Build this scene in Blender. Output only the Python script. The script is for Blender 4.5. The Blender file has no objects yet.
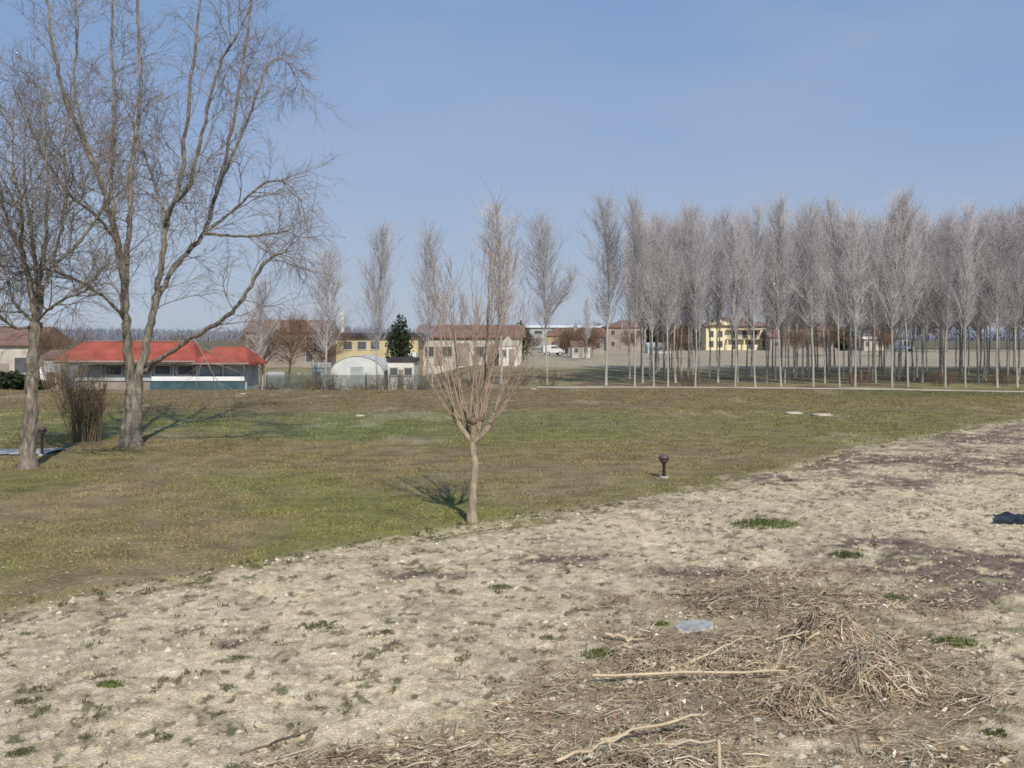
import bpy, math, random
import numpy as np
from mathutils import Vector

rng = np.random.default_rng(7)
random.seed(7)
R = math.radians
scene = bpy.context.scene
COL = scene.collection

# ------------------------------------------------------------------ camera figures (used only to size things)
F, HOR, CAMH = 1000.0, 338.0, 3.0
def gx(px, Y): return (px - 512.0) / F * Y
def gz_px(py, Y): return CAMH - (py - HOR) / F * Y
def gY(py): return CAMH * F / (py - HOR)
def G(px, py):
    Y = gY(py); return gx(px, Y), Y

# ------------------------------------------------------------------ numpy value noise
_T = np.random.default_rng(11).random((256, 256))
def vnoise(x, y):
    x = np.asarray(x, float); y = np.asarray(y, float)
    xi = np.floor(x).astype(int); yi = np.floor(y).astype(int)
    fx = x - xi; fy = y - yi
    fx = fx*fx*(3-2*fx); fy = fy*fy*(3-2*fy)
    a = _T[xi & 255, yi & 255]; b = _T[(xi+1) & 255, yi & 255]
    c = _T[xi & 255, (yi+1) & 255]; d = _T[(xi+1) & 255, (yi+1) & 255]
    return (a*(1-fx)+b*fx)*(1-fy) + (c*(1-fx)+d*fx)*fy
def fbm(x, y, s, o=3, k=0.5):
    t = 0; a = 1; n = 0
    for i in range(o):
        t = t + a*vnoise(x/s + 17.3*i, y/s + 9.1*i); n += a; a *= k; s *= 0.5
    return t/n
def sstep(a, b, v):
    t = np.clip((np.asarray(v, float)-a)/(b-a), 0, 1); return t*t*(3-2*t)
def lerp(a, b, t):
    t = np.asarray(t)[..., None]; return a*(1-t) + b*t

# ------------------------------------------------------------------ materials
def new_mat(name):
    m = bpy.data.materials.new(name); m.use_nodes = True
    nt = m.node_tree; b = nt.nodes['Principled BSDF']
    return m, nt, b
def mat(name, col, var=0.25, scale=3.0, rough=0.85, bump=0.0, bscale=None, stretch=(1,1,1), col2=None, metal=0.0):
    m, nt, b = new_mat(name)
    N = nt.nodes; L = nt.links
    tc = N.new('ShaderNodeTexCoord'); mp = N.new('ShaderNodeMapping'); mp.inputs['Scale'].default_value = stretch
    L.new(tc.outputs['Object'], mp.inputs['Vector'])
    nz = N.new('ShaderNodeTexNoise'); nz.inputs['Scale'].default_value = scale; nz.inputs['Detail'].default_value = 5
    L.new(mp.outputs['Vector'], nz.inputs['Vector'])
    rp = N.new('ShaderNodeValToRGB')
    rp.color_ramp.elements[0].position = 0.3; rp.color_ramp.elements[1].position = 0.7
    c = np.array(col)
    lo = c*(1-var); hi = np.array(col2) if col2 is not None else np.minimum(c*(1+var), 0.95)
    rp.color_ramp.elements[0].color = (*lo, 1); rp.color_ramp.elements[1].color = (*hi, 1)
    L.new(nz.outputs['Fac'], rp.inputs['Fac']); L.new(rp.outputs['Color'], b.inputs['Base Color'])
    b.inputs['Roughness'].default_value = rough; b.inputs['Metallic'].default_value = metal
    b.inputs['Specular IOR Level'].default_value = 0.2
    if bump:
        n2 = N.new('ShaderNodeTexNoise'); n2.inputs['Scale'].default_value = bscale or scale*4; n2.inputs['Detail'].default_value = 4
        L.new(mp.outputs['Vector'], n2.inputs['Vector'])
        bp = N.new('ShaderNodeBump'); bp.inputs['Strength'].default_value = bump; bp.inputs['Distance'].default_value = 0.03
        L.new(n2.outputs['Fac'], bp.inputs['Height']); L.new(bp.outputs['Normal'], b.inputs['Normal'])
    return m
def mat_attr(name, rough=0.95, n1=9.0, a1=0.35, n2=45.0, a2=0.25, bump=0.0, bs=30.0, bd=0.02):
    m, nt, b = new_mat(name); N = nt.nodes; L = nt.links
    at = N.new('ShaderNodeAttribute'); at.attribute_name = 'Col'
    tc = N.new('ShaderNodeTexCoord')
    prev = at.outputs['Color']
    for sc, am in ((n1, a1), (n2, a2)):
        if am <= 0: continue
        nz = N.new('ShaderNodeTexNoise'); nz.inputs['Scale'].default_value = sc; nz.inputs['Detail'].default_value = 4
        L.new(tc.outputs['Object'], nz.inputs['Vector'])
        mr = N.new('ShaderNodeMapRange'); mr.inputs['From Min'].default_value = 0.3; mr.inputs['From Max'].default_value = 0.7
        mr.inputs['To Min'].default_value = 1-am; mr.inputs['To Max'].default_value = 1+am
        L.new(nz.outputs['Fac'], mr.inputs['Value'])
        mx = N.new('ShaderNodeMix'); mx.data_type = 'RGBA'; mx.blend_type = 'MULTIPLY'; mx.inputs['Factor'].default_value = 1
        L.new(prev, mx.inputs['A']); L.new(mr.outputs['Result'], mx.inputs['B'])
        prev = mx.outputs['Result']
    L.new(prev, b.inputs['Base Color'])
    b.inputs['Roughness'].default_value = rough; b.inputs['Specular IOR Level'].default_value = 0.1
    if bump:
        n3 = N.new('ShaderNodeTexNoise'); n3.inputs['Scale'].default_value = bs; n3.inputs['Detail'].default_value = 6
        L.new(tc.outputs['Object'], n3.inputs['Vector'])
        bp = N.new('ShaderNodeBump'); bp.inputs['Strength'].default_value = bump; bp.inputs['Distance'].default_value = bd
        L.new(n3.outputs['Fac'], bp.inputs['Height']); L.new(bp.outputs['Normal'], b.inputs['Normal'])
    return m
def mat_leaf(name, col, var=0.5, scale=1.6):
    m = mat(name, col, var, scale, 0.7); return m
def mat_tile(name, col, dark=0.5, scale=5.0, var=0.25):
    m, nt, b = new_mat(name); N = nt.nodes; L = nt.links
    tc = N.new('ShaderNodeTexCoord')
    wv = N.new('ShaderNodeTexWave'); wv.bands_direction = 'X'; wv.inputs['Scale'].default_value = scale; wv.inputs['Distortion'].default_value = 0.4
    nz = N.new('ShaderNodeTexNoise'); nz.inputs['Scale'].default_value = 0.9; nz.inputs['Detail'].default_value = 6
    L.new(tc.outputs['Object'], wv.inputs['Vector']); L.new(tc.outputs['Object'], nz.inputs['Vector'])
    rp = N.new('ShaderNodeValToRGB'); c = np.array(col)
    rp.color_ramp.elements[0].position = 0.3; rp.color_ramp.elements[1].position = 0.72
    rp.color_ramp.elements[0].color = (*(c*(1-var)), 1); rp.color_ramp.elements[1].color = (*np.minimum(c*(1+var), .9), 1)
    L.new(nz.outputs['Fac'], rp.inputs['Fac'])
    mr = N.new('ShaderNodeMapRange'); mr.inputs['To Min'].default_value = dark; mr.inputs['To Max'].default_value = 1.1
    L.new(wv.outputs['Fac'], mr.inputs['Value'])
    mx = N.new('ShaderNodeMix'); mx.data_type = 'RGBA'; mx.blend_type = 'MULTIPLY'; mx.inputs['Factor'].default_value = 1
    L.new(rp.outputs['Color'], mx.inputs['A']); L.new(mr.outputs['Result'], mx.inputs['B']); L.new(mx.outputs['Result'], b.inputs['Base Color'])
    bp = N.new('ShaderNodeBump'); bp.inputs['Strength'].default_value = 0.5; bp.inputs['Distance'].default_value = 0.04
    L.new(wv.outputs['Fac'], bp.inputs['Height']); L.new(bp.outputs['Normal'], b.inputs['Normal'])
    b.inputs['Roughness'].default_value = 0.9; b.inputs['Specular IOR Level'].default_value = 0.1
    return m
M = {}
M['bark_big'] = mat('bark_big', (0.20,0.175,0.14), 0.65, 11, 0.9, 1.0, 26, (1,1,0.22))
M['twig_big'] = mat('twig_big', (0.255,0.215,0.19), 0.3, 2, 0.85)
M['bark_plane'] = mat('bark_plane', (0.215,0.185,0.145), 0.65, 12, 0.9, 1.0, 26, (1,1,0.25))
M['twig_plane'] = mat('twig_plane', (0.23,0.19,0.155), 0.3, 2, 0.85)
M['bark_pol'] = mat('bark_pol', (0.33,0.27,0.19), 0.35, 14, 0.9, 0.7, 40, (1,1,0.4))
M['knob'] = mat('knob', (0.19,0.13,0.09), 0.4, 12, 0.9, 0.7, 40)
M['shoot'] = mat('shoot', (0.345,0.265,0.20), 0.3, 3, 0.8)
M['bark_pop'] = mat('bark_pop', (0.41,0.385,0.335), 0.25, 3, 0.9, 0.4, 20, (1,1,0.2))
M['twig_pop'] = mat('twig_pop', (0.52,0.485,0.485), 0.25, 0.8, 0.9)  # pale lilac, distance haze tinted into the twig colour
M['twig_red'] = mat('twig_red', (0.21,0.135,0.09), 0.3, 0.8, 0.9)
M['twig_tan'] = mat('twig_tan', (0.25,0.19,0.115), 0.3, 2, 0.9)
M['twig_brown'] = mat('twig_brown', (0.17,0.12,0.085), 0.35, 2, 0.9)
M['twig_far'] = mat('twig_far', (0.24,0.205,0.195), 0.25, 0.5, 0.95)  # muted grey-brown, aerial haze put into the colour
M['haze_tint_wood'] = mat('haze_tint_wood', (0.30,0.315,0.37), 0.15, 0.03, 1.0)  # blue-grey of distance haze painted into the base colour
M['leaf_dark'] = mat_leaf('leaf_dark', (0.035,0.048,0.022))
M['leaf_mid'] = mat_leaf('leaf_mid', (0.06,0.085,0.03))
M['leaf_conifer'] = mat_leaf('leaf_conifer', (0.04,0.055,0.04), 0.4, 0.7)
M['roof_red'] = mat_tile('roof_red', (0.40,0.105,0.075), 0.75, 3.0)
M['roof_brown'] = mat_tile('roof_brown', (0.24,0.15,0.125), 0.75, 3.0)
M['roof_tile'] = mat_tile('roof_tile', (0.27,0.165,0.135), 0.75, 3.0)  # dulled tile red, distance haze mixed into the colour
M['roof_dark'] = mat('roof_dark', (0.055,0.05,0.055), 0.3, 2)
M['w_white'] = mat('w_white', (0.68,0.67,0.63), 0.10, 0.8)
M['w_offw'] = mat('w_offw', (0.52,0.48,0.42), 0.22, 0.7)
M['w_yellow'] = mat('w_yellow', (0.80,0.70,0.46), 0.10, 0.6)
M['w_yel2'] = mat('w_yel2', (0.56,0.46,0.27), 0.15, 0.6)
M['w_tan'] = mat('w_tan', (0.40,0.31,0.20), 0.2, 0.6)
M['w_grey'] = mat('w_grey', (0.40,0.43,0.43), 0.2, 0.8)
M['w_brown'] = mat('w_brown', (0.31,0.26,0.225), 0.25, 0.5)  # lightened and desaturated, distance haze worked into the colour
M['band'] = mat('band', (0.80,0.82,0.84), 0.06, 1.0, 0.5)
M['teal'] = mat('teal', (0.065,0.115,0.135), 0.35, 1.2, 0.5)
M['dark'] = mat('dark', (0.03,0.03,0.035), 0.3, 2, 0.5)
M['glass'] = mat('glass', (0.10,0.105,0.115), 0.3, 1, 0.15)
M['ind_roof'] = mat('ind_roof', (0.86,0.86,0.85), 0.04, 0.1, 0.5)
M['film'] = mat('film', (0.60,0.61,0.585), 0.12, 1.2, 0.5)
M['paleblue'] = mat('paleblue', (0.45,0.52,0.54), 0.15, 1.0, 0.4)
M['paint_w'] = mat('paint_w', (0.78,0.78,0.78), 0.05, 1.0, 0.35)
M['mesh_green'] = mat('mesh_green', (0.13,0.165,0.135), 0.25, 2.0, 0.7)
M['concrete'] = mat('concrete', (0.38,0.37,0.35), 0.2, 5, 0.9, 0.3)
M['lamp_dark'] = mat('lamp_dark', (0.045,0.03,0.028), 0.3, 10, 0.5)
M['lamp_head'] = mat('lamp_head', (0.12,0.085,0.085), 0.25, 10, 0.35)
M['slab'] = mat('slab', (0.38,0.375,0.355), 0.25, 8, 0.8, 0.4)
M['paving'] = mat('paving', (0.48,0.47,0.44), 0.15, 3, 0.9, 0.3)
M['straw'] = mat('straw', (0.40,0.295,0.175), 0.5, 3.5, 0.8)
M['straw_dk'] = mat('straw_dk', (0.22,0.15,0.095), 0.5, 3.5, 0.85)
M['cane'] = mat('cane', (0.60,0.48,0.33), 0.2, 4, 0.7)
M['weed'] = mat('weed', (0.085,0.125,0.03), 0.4, 4, 0.7)
M['weed_dk'] = mat('weed_dk', (0.055,0.075,0.028), 0.4, 4, 0.7)
M['near_black'] = mat('near_black', (0.022,0.024,0.027), 0.4, 6, 0.32)
M['clod'] = mat('clod', (0.52,0.45,0.33), 0.35, 1.3, 0.95, 0.5, 30)
M['daisy'] = mat('daisy', (0.52,0.49,0.42), 0.1, 5, 0.8)
M['lane'] = mat('lane', (0.50,0.44,0.34), 0.2, 0.8, 0.95, 0.3)
M['rubber'] = mat('rubber', (0.02,0.02,0.02), 0.2, 4, 0.9)
M['mat_field'] = mat_attr('field_mat', 0.95, 1.7, 0.28, 14.0, 0.30, 0.6, 16.0, 0.05)
M['mat_blade'] = mat_attr('blade_mat', 0.85, 1.3, 0.2, 8.0, 0.2)
M['mat_soil'] = mat_attr('soil_mat', 0.97, 9.0, 0.16, 48.0, 0.34, 1.0, 60.0, 0.025)

# ------------------------------------------------------------------ mesh plumbing
def np_mesh(name, verts, faces_list, cols=None, smooth=False):
    """faces_list: list of int arrays (n,3) / (n,4)."""
    me = bpy.data.meshes.new(name)
    v = np.asarray(verts, np.float32).reshape(-1, 3)
    fl = [np.asarray(f, np.int32) for f in faces_list if len(f)]
    loops = np.concatenate([f.ravel() for f in fl])
    tot = np.concatenate([np.full(len(f), f.shape[1], np.int32) for f in fl])
    start = np.concatenate([[0], np.cumsum(tot)[:-1]]).astype(np.int32)
    me.vertices.add(len(v)); me.vertices.foreach_set('co', v.ravel())
    me.loops.add(len(loops)); me.loops.foreach_set('vertex_index', loops)
    me.polygons.add(len(tot)); me.polygons.foreach_set('loop_start', start); me.polygons.foreach_set('loop_total', tot)
    if smooth: me.polygons.foreach_set('use_smooth', np.ones(len(tot), bool))
    me.update(calc_edges=True)
    if cols is not None:
        a = me.color_attributes.new('Col', 'FLOAT_COLOR', 'POINT')
        c = np.ones((len(v), 4), np.float32); c[:, :3] = cols
        a.data.foreach_set('color', c.ravel())
    return me
def link(name, me, m, parent=None, loc=None):
    o = bpy.data.objects.new(name, me); COL.objects.link(o)
    if m is not None and not me.materials: me.materials.append(m)
    if parent is not None: o.parent = parent
    if loc is not None: o.location = loc
    return o
def tag(o, label=None, cat=None, group=None, kind=None):
    if label: o['label'] = label
    if cat: o['category'] = cat
    if group: o['group'] = group
    if kind: o['kind'] = kind
    return o
def thing(name, label, cat, loc=(0,0,0), rz=0, group=None):
    o = bpy.data.objects.new(name, None); COL.objects.link(o)
    o.location = loc; o.rotation_euler = (0,0,rz); o.empty_display_size = 0.2
    return tag(o, label, cat, group)
def copy_tree(o, parent=None):
    c = o.copy(); COL.objects.link(c)
    if parent is not None: c.parent = parent
    for ch in list(o.children): copy_tree(ch, c)
    return c

class MB:
    def __init__(s): s.v = []; s.f = []
    def add(s, vs, fs):
        n = len(s.v); s.v += [tuple(map(float, p)) for p in vs]; s.f += [tuple(i+n for i in f) for f in fs]; return s
    def box(s, x0, x1, y0, y1, z0, z1):
        return s.add([(x0,y0,z0),(x1,y0,z0),(x1,y1,z0),(x0,y1,z0),(x0,y0,z1),(x1,y0,z1),(x1,y1,z1),(x0,y1,z1)],
                     [(0,3,2,1),(4,5,6,7),(0,1,5,4),(1,2,6,5),(2,3,7,6),(3,0,4,7)])
    def gable(s, x0, x1, y0, y1, ze, zr, t=0.18):      # ridge along x
        ym = (y0+y1)/2
        for d in (0,):
            s.add([(x0,y0,ze),(x1,y0,ze),(x1,ym,zr),(x0,ym,zr),(x1,y1,ze),(x0,y1,ze),
                   (x0,y0,ze-t),(x1,y0,ze-t),(x1,y1,ze-t),(x0,y1,ze-t)],
                  [(0,1,2,3),(3,2,4,5),(6,9,8,7),(0,6,7,1),(4,8,9,5),(1,7,8,4,2),(0,3,5,9,6)])
        return s
    def gable_y(s, x0, x1, y0, y1, ze, zr, t=0.18):    # ridge along y
        xm = (x0+x1)/2
        return s.add([(x0,y0,ze),(x0,y1,ze),(xm,y1,zr),(xm,y0,zr),(x1,y1,ze),(x1,y0,ze),
                   (x0,y0,ze-t),(x0,y1,ze-t),(x1,y1,ze-t),(x1,y0,ze-t)],
                  [(0,3,2,1),(3,5,4,2),(6,7,8,9),(0,1,7,6),(4,5,9,8),(0,6,9,5,3),(1,2,4,8,7)])
    def hip(s, x0, x1, y0, y1, ze, zr, inset, t=0.18):
        ym = (y0+y1)/2
        return s.add([(x0,y0,ze),(x1,y0,ze),(x1,y1,ze),(x0,y1,ze),(x0+inset,ym,zr),(x1-inset,ym,zr),
                      (x0,y0,ze-t),(x1,y0,ze-t),(x1,y1,ze-t),(x0,y1,ze-t)],
                     [(0,1,5,4),(1,2,5),(2,3,4,5),(3,0,4),(6,9,8,7),(0,6,7,1),(1,7,8,2),(2,8,9,3),(3,9,6,0)])
    def lathe(s, prof, n=16, c=(0,0)):
        m = len(prof); vs = []
        for r, z in prof:
            for k in range(n):
                a = 2*math.pi*k/n; vs.append((c[0]+r*math.cos(a), c[1]+r*math.sin(a), z))
        fs = [(i*n+k, i*n+(k+1)%n, (i+1)*n+(k+1)%n, (i+1)*n+k) for i in range(m-1) for k in range(n)]
        fs += [tuple(range(n))[::-1], tuple((m-1)*n+k for k in range(n))]
        return s.add(vs, fs)
    def build(s, name, m, parent=None, smooth=False, bevel=0.0):
        me = bpy.data.meshes.new(name); me.from_pydata(s.v, [], s.f); me.update()
        if smooth:
            for p in me.polygons: p.use_smooth = True
        o = link(name, me, m, parent)
        if bevel:
            b = o.modifiers.new('bevel', 'BEVEL'); b.width = bevel; b.segments = 2
        return o

class TB:      # tubes
    def __init__(s): s.V = []; s.Q = []; s.n = 0; s.C = []
    def add(s, pts, rad, sides=3, col=None):
        P = np.asarray(pts, float); r = np.asarray(rad, float)
        n = len(P)
        T = np.empty_like(P); T[1:-1] = P[2:]-P[:-2]; T[0] = P[1]-P[0]; T[-1] = P[-1]-P[-2]
        T /= np.linalg.norm(T, axis=1)[:, None] + 1e-9
        ref = np.array([0.37, 0.91, 0.12]) if abs(T[0][0])+abs(T[0][2]) > 0.5 else np.array([0.9, 0.1, 0.3])
        U = np.cross(T, ref); U /= np.linalg.norm(U, axis=1)[:, None] + 1e-9
        W = np.cross(T, U)
        a = np.arange(sides)*2*math.pi/sides
        ring = P[:, None, :] + r[:, None, None]*(np.cos(a)[None, :, None]*U[:, None, :] + np.sin(a)[None, :, None]*W[:, None, :])
        s.V.append(ring.reshape(-1, 3))
        if col is not None: s.C.append(np.repeat(np.asarray(col, float)[None], n*sides, 0))
        i = np.arange(n-1)[:, None]*sides; k = np.arange(sides)[None, :]; k2 = (k+1) % sides
        q = np.stack([i+k, i+k2, i+sides+k2, i+sides+k], -1).reshape(-1, 4) + s.n
        s.Q.append(q); s.n += n*sides
        return s
    def mesh(s, name, smooth=True): return np_mesh(name, np.concatenate(s.V), [np.concatenate(s.Q)], np.concatenate(s.C) if s.C else None, smooth=smooth)
    def build(s, name, m, parent=None): return link(name, s.mesh(name), m, parent)

def rough(o, amp, sc):
    """uneven bark: push the surface in and out along its normals"""
    me = o.data; n = len(me.vertices); co = np.empty(n*3, np.float32); no = np.empty(n*3, np.float32)
    me.vertices.foreach_get('co', co); me.vertices.foreach_get('normal', no)
    co = co.reshape(-1,3); no = no.reshape(-1,3)
    k = fbm(co[:,0]/1.0+co[:,2]*0.35+50, co[:,1]+co[:,2]*0.9+30, sc, 3)-0.5
    co += no*(2*amp*k)[:, None]; me.vertices.foreach_set('co', co.ravel()); me.update(); return o
def rvec(): 
    v = rng.normal(size=3); return v/np.linalg.norm(v)
def perp_dir(d, ang):
    """direction at angle ang (rad) from d, random azimuth"""
    d = d/np.linalg.norm(d); q = np.cross(d, rvec()); q /= np.linalg.norm(q)+1e-9
    return d*math.cos(ang) + q*math.sin(ang)
def limb_path(p0, d, L, n, wander=0.12, up=0.0):
    P = [np.array(p0, float)]; d = np.array(d, float); d /= np.linalg.norm(d); st = L/n
    for i in range(n):
        d = d + rng.normal(size=3)*wander + np.array([0,0,up]); d /= np.linalg.norm(d)
        P.append(P[-1] + d*st)
    return np.array(P)
def pt_on(P, t):
    f = t*(len(P)-1); i = min(int(f), len(P)-2); u = f-i
    return P[i]*(1-u)+P[i+1]*u, P[i+1]-P[i]
def smooth_path(pts, rad, k=4):
    P = np.asarray(pts, float); n = len(P); out = []; ro = []
    for i in range(n-1):
        p0 = P[max(i-1,0)]; p1 = P[i]; p2 = P[i+1]; p3 = P[min(i+2,n-1)]
        for j in range(k):
            t = j/k
            out.append(0.5*((2*p1)+(-p0+p2)*t+(2*p0-5*p1+4*p2-p3)*t*t+(-p0+3*p1-3*p2+p3)*t**3)); ro.append(rad[i]*(1-t)+rad[i+1]*t)
    out.append(P[-1]); ro.append(rad[-1])
    return np.array(out), np.array(ro)

def leaf_blob(name, n, c, r, size, m, parent, cone=False, seed=0):
    """many small leaf faces through an uneven volume"""
    g = np.random.default_rng(seed)
    d = g.normal(size=(n,3)); d /= np.linalg.norm(d, axis=1)[:, None]
    rad = g.random(n)**0.45
    lob = 0.72 + 0.45*vnoise(d[:,0]*2.3+5+seed, d[:,1]*2.3+d[:,2]*2.1+9)
    p = d*(rad*lob)[:, None]
    if cone:
        t = (p[:,2]+1)/2; k = np.clip(1.25*(1-t)**0.8, 0.06, 1)*1.0
        p[:,0] *= k; p[:,1] *= k
    p = p*np.array(r) + np.array(c)
    u = g.normal(size=(n,3)); u /= np.linalg.norm(u, axis=1)[:, None]
    w = np.cross(u, g.normal(size=(n,3))); w /= np.linalg.norm(w, axis=1)[:, None]
    s = size*(0.6+0.8*g.random(n))[:, None]
    V = np.stack([p-u*s, p+w*s*0.55, p+u*s, p-w*s*0.55], 1).reshape(-1,3)
    Q = np.arange(n*4).reshape(-1,4)
    return link(name, np_mesh(name, V, [Q]), m, parent)

# ------------------------------------------------------------------ ground shape
BND = [(-60,-14),(-20,1.5),(-9,8.6)] + [G(*p) for p in ((0,611),(170,577),(350,546),(480,523),(590,507),(700,489),(800,463),(900,440),(1024,418))] + [(24,43.5),(33,51),(60,62)]
BND = np.array(BND)
def edge_dist(x, y):
    """signed distance to the edge of the bare soil: positive on the soil side"""
    x = np.asarray(x, float); y = np.asarray(y, float)
    best = np.full(x.shape, 1e9); sgn = np.ones(x.shape)
    for (ax, ay), (bx, by) in zip(BND[:-1], BND[1:]):
        dx, dy = bx-ax, by-ay; L2 = dx*dx+dy*dy
        t = np.clip(((x-ax)*dx+(y-ay)*dy)/L2, 0, 1)
        ex = x-(ax+t*dx); ey = y-(ay+t*dy); d = np.hypot(ex, ey)
        cr = dx*ey - dy*ex
        upd = d < best
        best = np.where(upd, d, best); sgn = np.where(upd, np.where(cr < 0, 1, -1), sgn)
    return best*sgn
def base_z(x, y):
    x = np.asarray(x, float); y = np.asarray(y, float)
    k = sstep(-0.03, -0.10, x/np.maximum(np.abs(y), 5))
    dip = -1.4*sstep(57.5, 66, y)*(1-sstep(150, 260, y))*k
    bumps = 0.06*(fbm(x, y, 3.5, 3)-0.5)*sstep(2, 8, y)
    return dip + bumps

GREEN = np.array((0.140,0.160,0.066)); OLIVE = np.array((0.185,0.172,0.062)); DRY = np.array((0.225,0.180,0.090)); BROWN = np.array((0.205,0.152,0.085))
ROUGH = np.array((0.25,0.22,0.115)); PALE = np.array((0.36,0.305,0.215)); SOILC = np.array((0.66,0.55,0.365)); FAR = np.array((0.15,0.14,0.085))
def field_color(x, y):
    n1 = fbm(x, y*0.6, 2.6, 4); n2 = fbm(x+40, y*0.5+11, 7.0, 3); n3 = fbm(x-15, y*0.8, 0.7, 3)
    wob = (n2-0.5)*7
    c = lerp(np.broadcast_to(OLIVE, x.shape+(3,)), DRY, sstep(0.40, 0.58, n1)*0.95)
    c = lerp(c, np.array((0.25,0.185,0.11)), sstep(0.55, 0.68, fbm(x+90, y*0.45+3, 1.9, 4))*0.7)
    c = lerp(c, np.array((0.135,0.15,0.05)), sstep(0.53, 0.66, n2)*0.55)
    # tan-brown belt behind the pollard
    c = lerp(c, BROWN*1.08, sstep(20, 23, y+wob*0.4)*(1-sstep(27, 30, y+wob*0.4))*0.55*sstep(-17, -10, x))
    yy = y + wob*0.5
    gm = sstep(28.5, 31.5, yy)*(1-sstep(38, 43, yy))
    gm = gm*(1-sstep(2, 9, x))*(0.55+0.45*sstep(0.35, 0.6, n1))
    c = lerp(c, GREEN, gm*0.60)
    bm = sstep(39, 43, yy)*(1-0.35*sstep(6, 20, x))
    c = lerp(c, BROWN*(0.95+0.0*x[..., None]), bm*0.85)
    # right-hand olive-brown
    rm = sstep(3, 10, x)*sstep(20, 30, y)*(1-sstep(46, 52, y))
    c = lerp(c, np.array((0.205,0.168,0.08)), rm*0.6)
    gs = sstep(49, 52, yy)*(1-sstep(57, 59, y))*sstep(14, 22, x)
    c = lerp(c, np.array((0.13,0.13,0.058)), gs*0.8)
    # pale dry scraps
    c = lerp(c, np.array((0.32,0.28,0.19)), sstep(0.66, 0.74, fbm(x+7, y*0.35, 1.5, 3))*0.45*sstep(18, 30, y))
    # beyond the lane
    c = lerp(c, lerp(np.broadcast_to(ROUGH, x.shape+(3,)), np.array((0.17,0.12,0.075)), sstep(0.5, 0.7, n1)), sstep(58.5, 60.5, y))
    pf = sstep(98, 104, y+wob*0.4)*(1-sstep(250, 262, y))*sstep(-4, 1, x)
    c = lerp(c, PALE*(0.92+0.16*n2)[..., None], pf)
    c = lerp(c, FAR, sstep(252, 265, y))
    c = c*(0.84+0.50*n3)[..., None]
    return c

# --- patches of the soil, as ellipses lying on the ground
def patch(x, y, px, py, a, b, soft=0.5, wob=None):
    cx, cy = G(px, py); rx = a*cy/F; ry = b*cy*cy/(CAMH*F)
    d = np.hypot((x-cx)/rx, (y-cy)/ry)
    if wob is not None: d = d + wob
    return 1 - sstep(1-soft, 1+soft*0.4, d)
def soil_masks(x, y):
    w = (fbm(x, y, 0.8, 4)-0.5)*1.6
    straw = np.zeros(x.shape)
    for p in ((760,655,210,52),(700,690,210,50),(660,735,280,40),(470,768,240,24),(800,600,170,30),(900,690,90,40),(760,585,110,16),(880,760,160,30)):
        straw = np.maximum(straw, patch(x, y, *p, 0.6, w))
    purple = np.zeros(x.shape)
    for p in ((930,562,95,20),(985,590,75,26),(1080,580,140,40),(225,648,38,8),(440,575,70,6),(900,462,110,9),(985,440,110,10),(1060,455,70,9),(560,560,70,5),(700,575,60,7),(760,479,60,6),(820,469,65,7),(880,459,70,7),(940,448,75,7),(1000,438,80,7),(1060,428,80,7),(900,484,60,6),(955,473,65,7),(1010,462,70,7),(1060,450,70,8),(880,548,60,9)):
        purple = np.maximum(purple, patch(x, y, *p, 0.6, w*1.3))
    purple = purple*sstep(0.30, 0.46, fbm(x+3, y+8, 0.22, 3))
    return straw, purple
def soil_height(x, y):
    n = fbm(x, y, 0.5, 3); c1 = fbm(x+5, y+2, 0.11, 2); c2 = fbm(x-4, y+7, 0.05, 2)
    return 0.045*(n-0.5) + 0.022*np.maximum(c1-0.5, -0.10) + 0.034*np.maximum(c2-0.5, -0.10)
def weed_spots(x, y):
    """small dark tufts dotted over the soil"""
    d = fbm(x+31, y+12, 2.2, 2)
    a = vnoise(x/0.10+7, y/0.15+3)*0.7 + 0.3*vnoise(x/0.045, y/0.05); b = vnoise(x/0.17+70, y/0.24+13)*0.7 + 0.3*vnoise(x/0.05+9, y/0.06)
    return np.maximum(sstep(0.70, 0.77, a + (d-0.5)*0.06), sstep(0.76, 0.82, b + (d-0.5)*0.05))
def soil_color(x, y, ed):
    straw, purple = soil_masks(x, y)
    n1 = fbm(x, y*0.7, 1.7, 4); n2 = fbm(x+9, y-4, 0.15, 3); n3 = fbm(x-20, y+3, 0.5, 3); n4 = fbm(x+60, y+3, 0.07, 2)
    n5 = fbm(x*0.8+y*0.6+5, (y*0.8-x*0.6)*0.25, 0.55, 3)
    c = lerp(np.broadcast_to(SOILC, x.shape+(3,)), np.array((0.50,0.42,0.285)), sstep(0.40, 0.62, n1)*0.55)
    c = lerp(c, np.array((0.34,0.28,0.19)), sstep(0.56, 0.70, n2)*0.6)
    c = lerp(c, np.array((0.36,0.30,0.215)), sstep(0.54, 0.70, n5)*0.45)
    c = lerp(c, np.array((0.72,0.61,0.45)), sstep(0.44, 0.34, n2)*0.6)
    c = c*(0.74+0.56*n4)[..., None]
    gmask = sstep(0.52, 0.66, n3)*(0.10+0.9*sstep(1.5, 4.5, x)*sstep(17, 9, y))
    c = lerp(c, np.array((0.20,0.205,0.085)), gmask*0.7)
    ws = weed_spots(x, y)
    hue = sstep(0.4, 0.6, vnoise(x/0.9+3, y/0.9+1))
    c = lerp(c, lerp(np.broadcast_to(np.array((0.15,0.115,0.075)), x.shape+(3,)), np.array((0.11,0.125,0.05)), hue), ws*0.78)
    c = lerp(c, np.array((0.29,0.22,0.15))*(0.5+0.95*n2)[..., None], straw*0.85)
    c = lerp(c, np.array((0.195,0.143,0.118))*((0.2+1.5*n2)*(0.5+1.0*n4))[..., None], purple*0.92)
    c = lerp(c, field_color(x, y), (1-sstep(-0.1, 0.6, ed+(n2-0.5)*1.6))*0.9)
    return c

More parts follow.
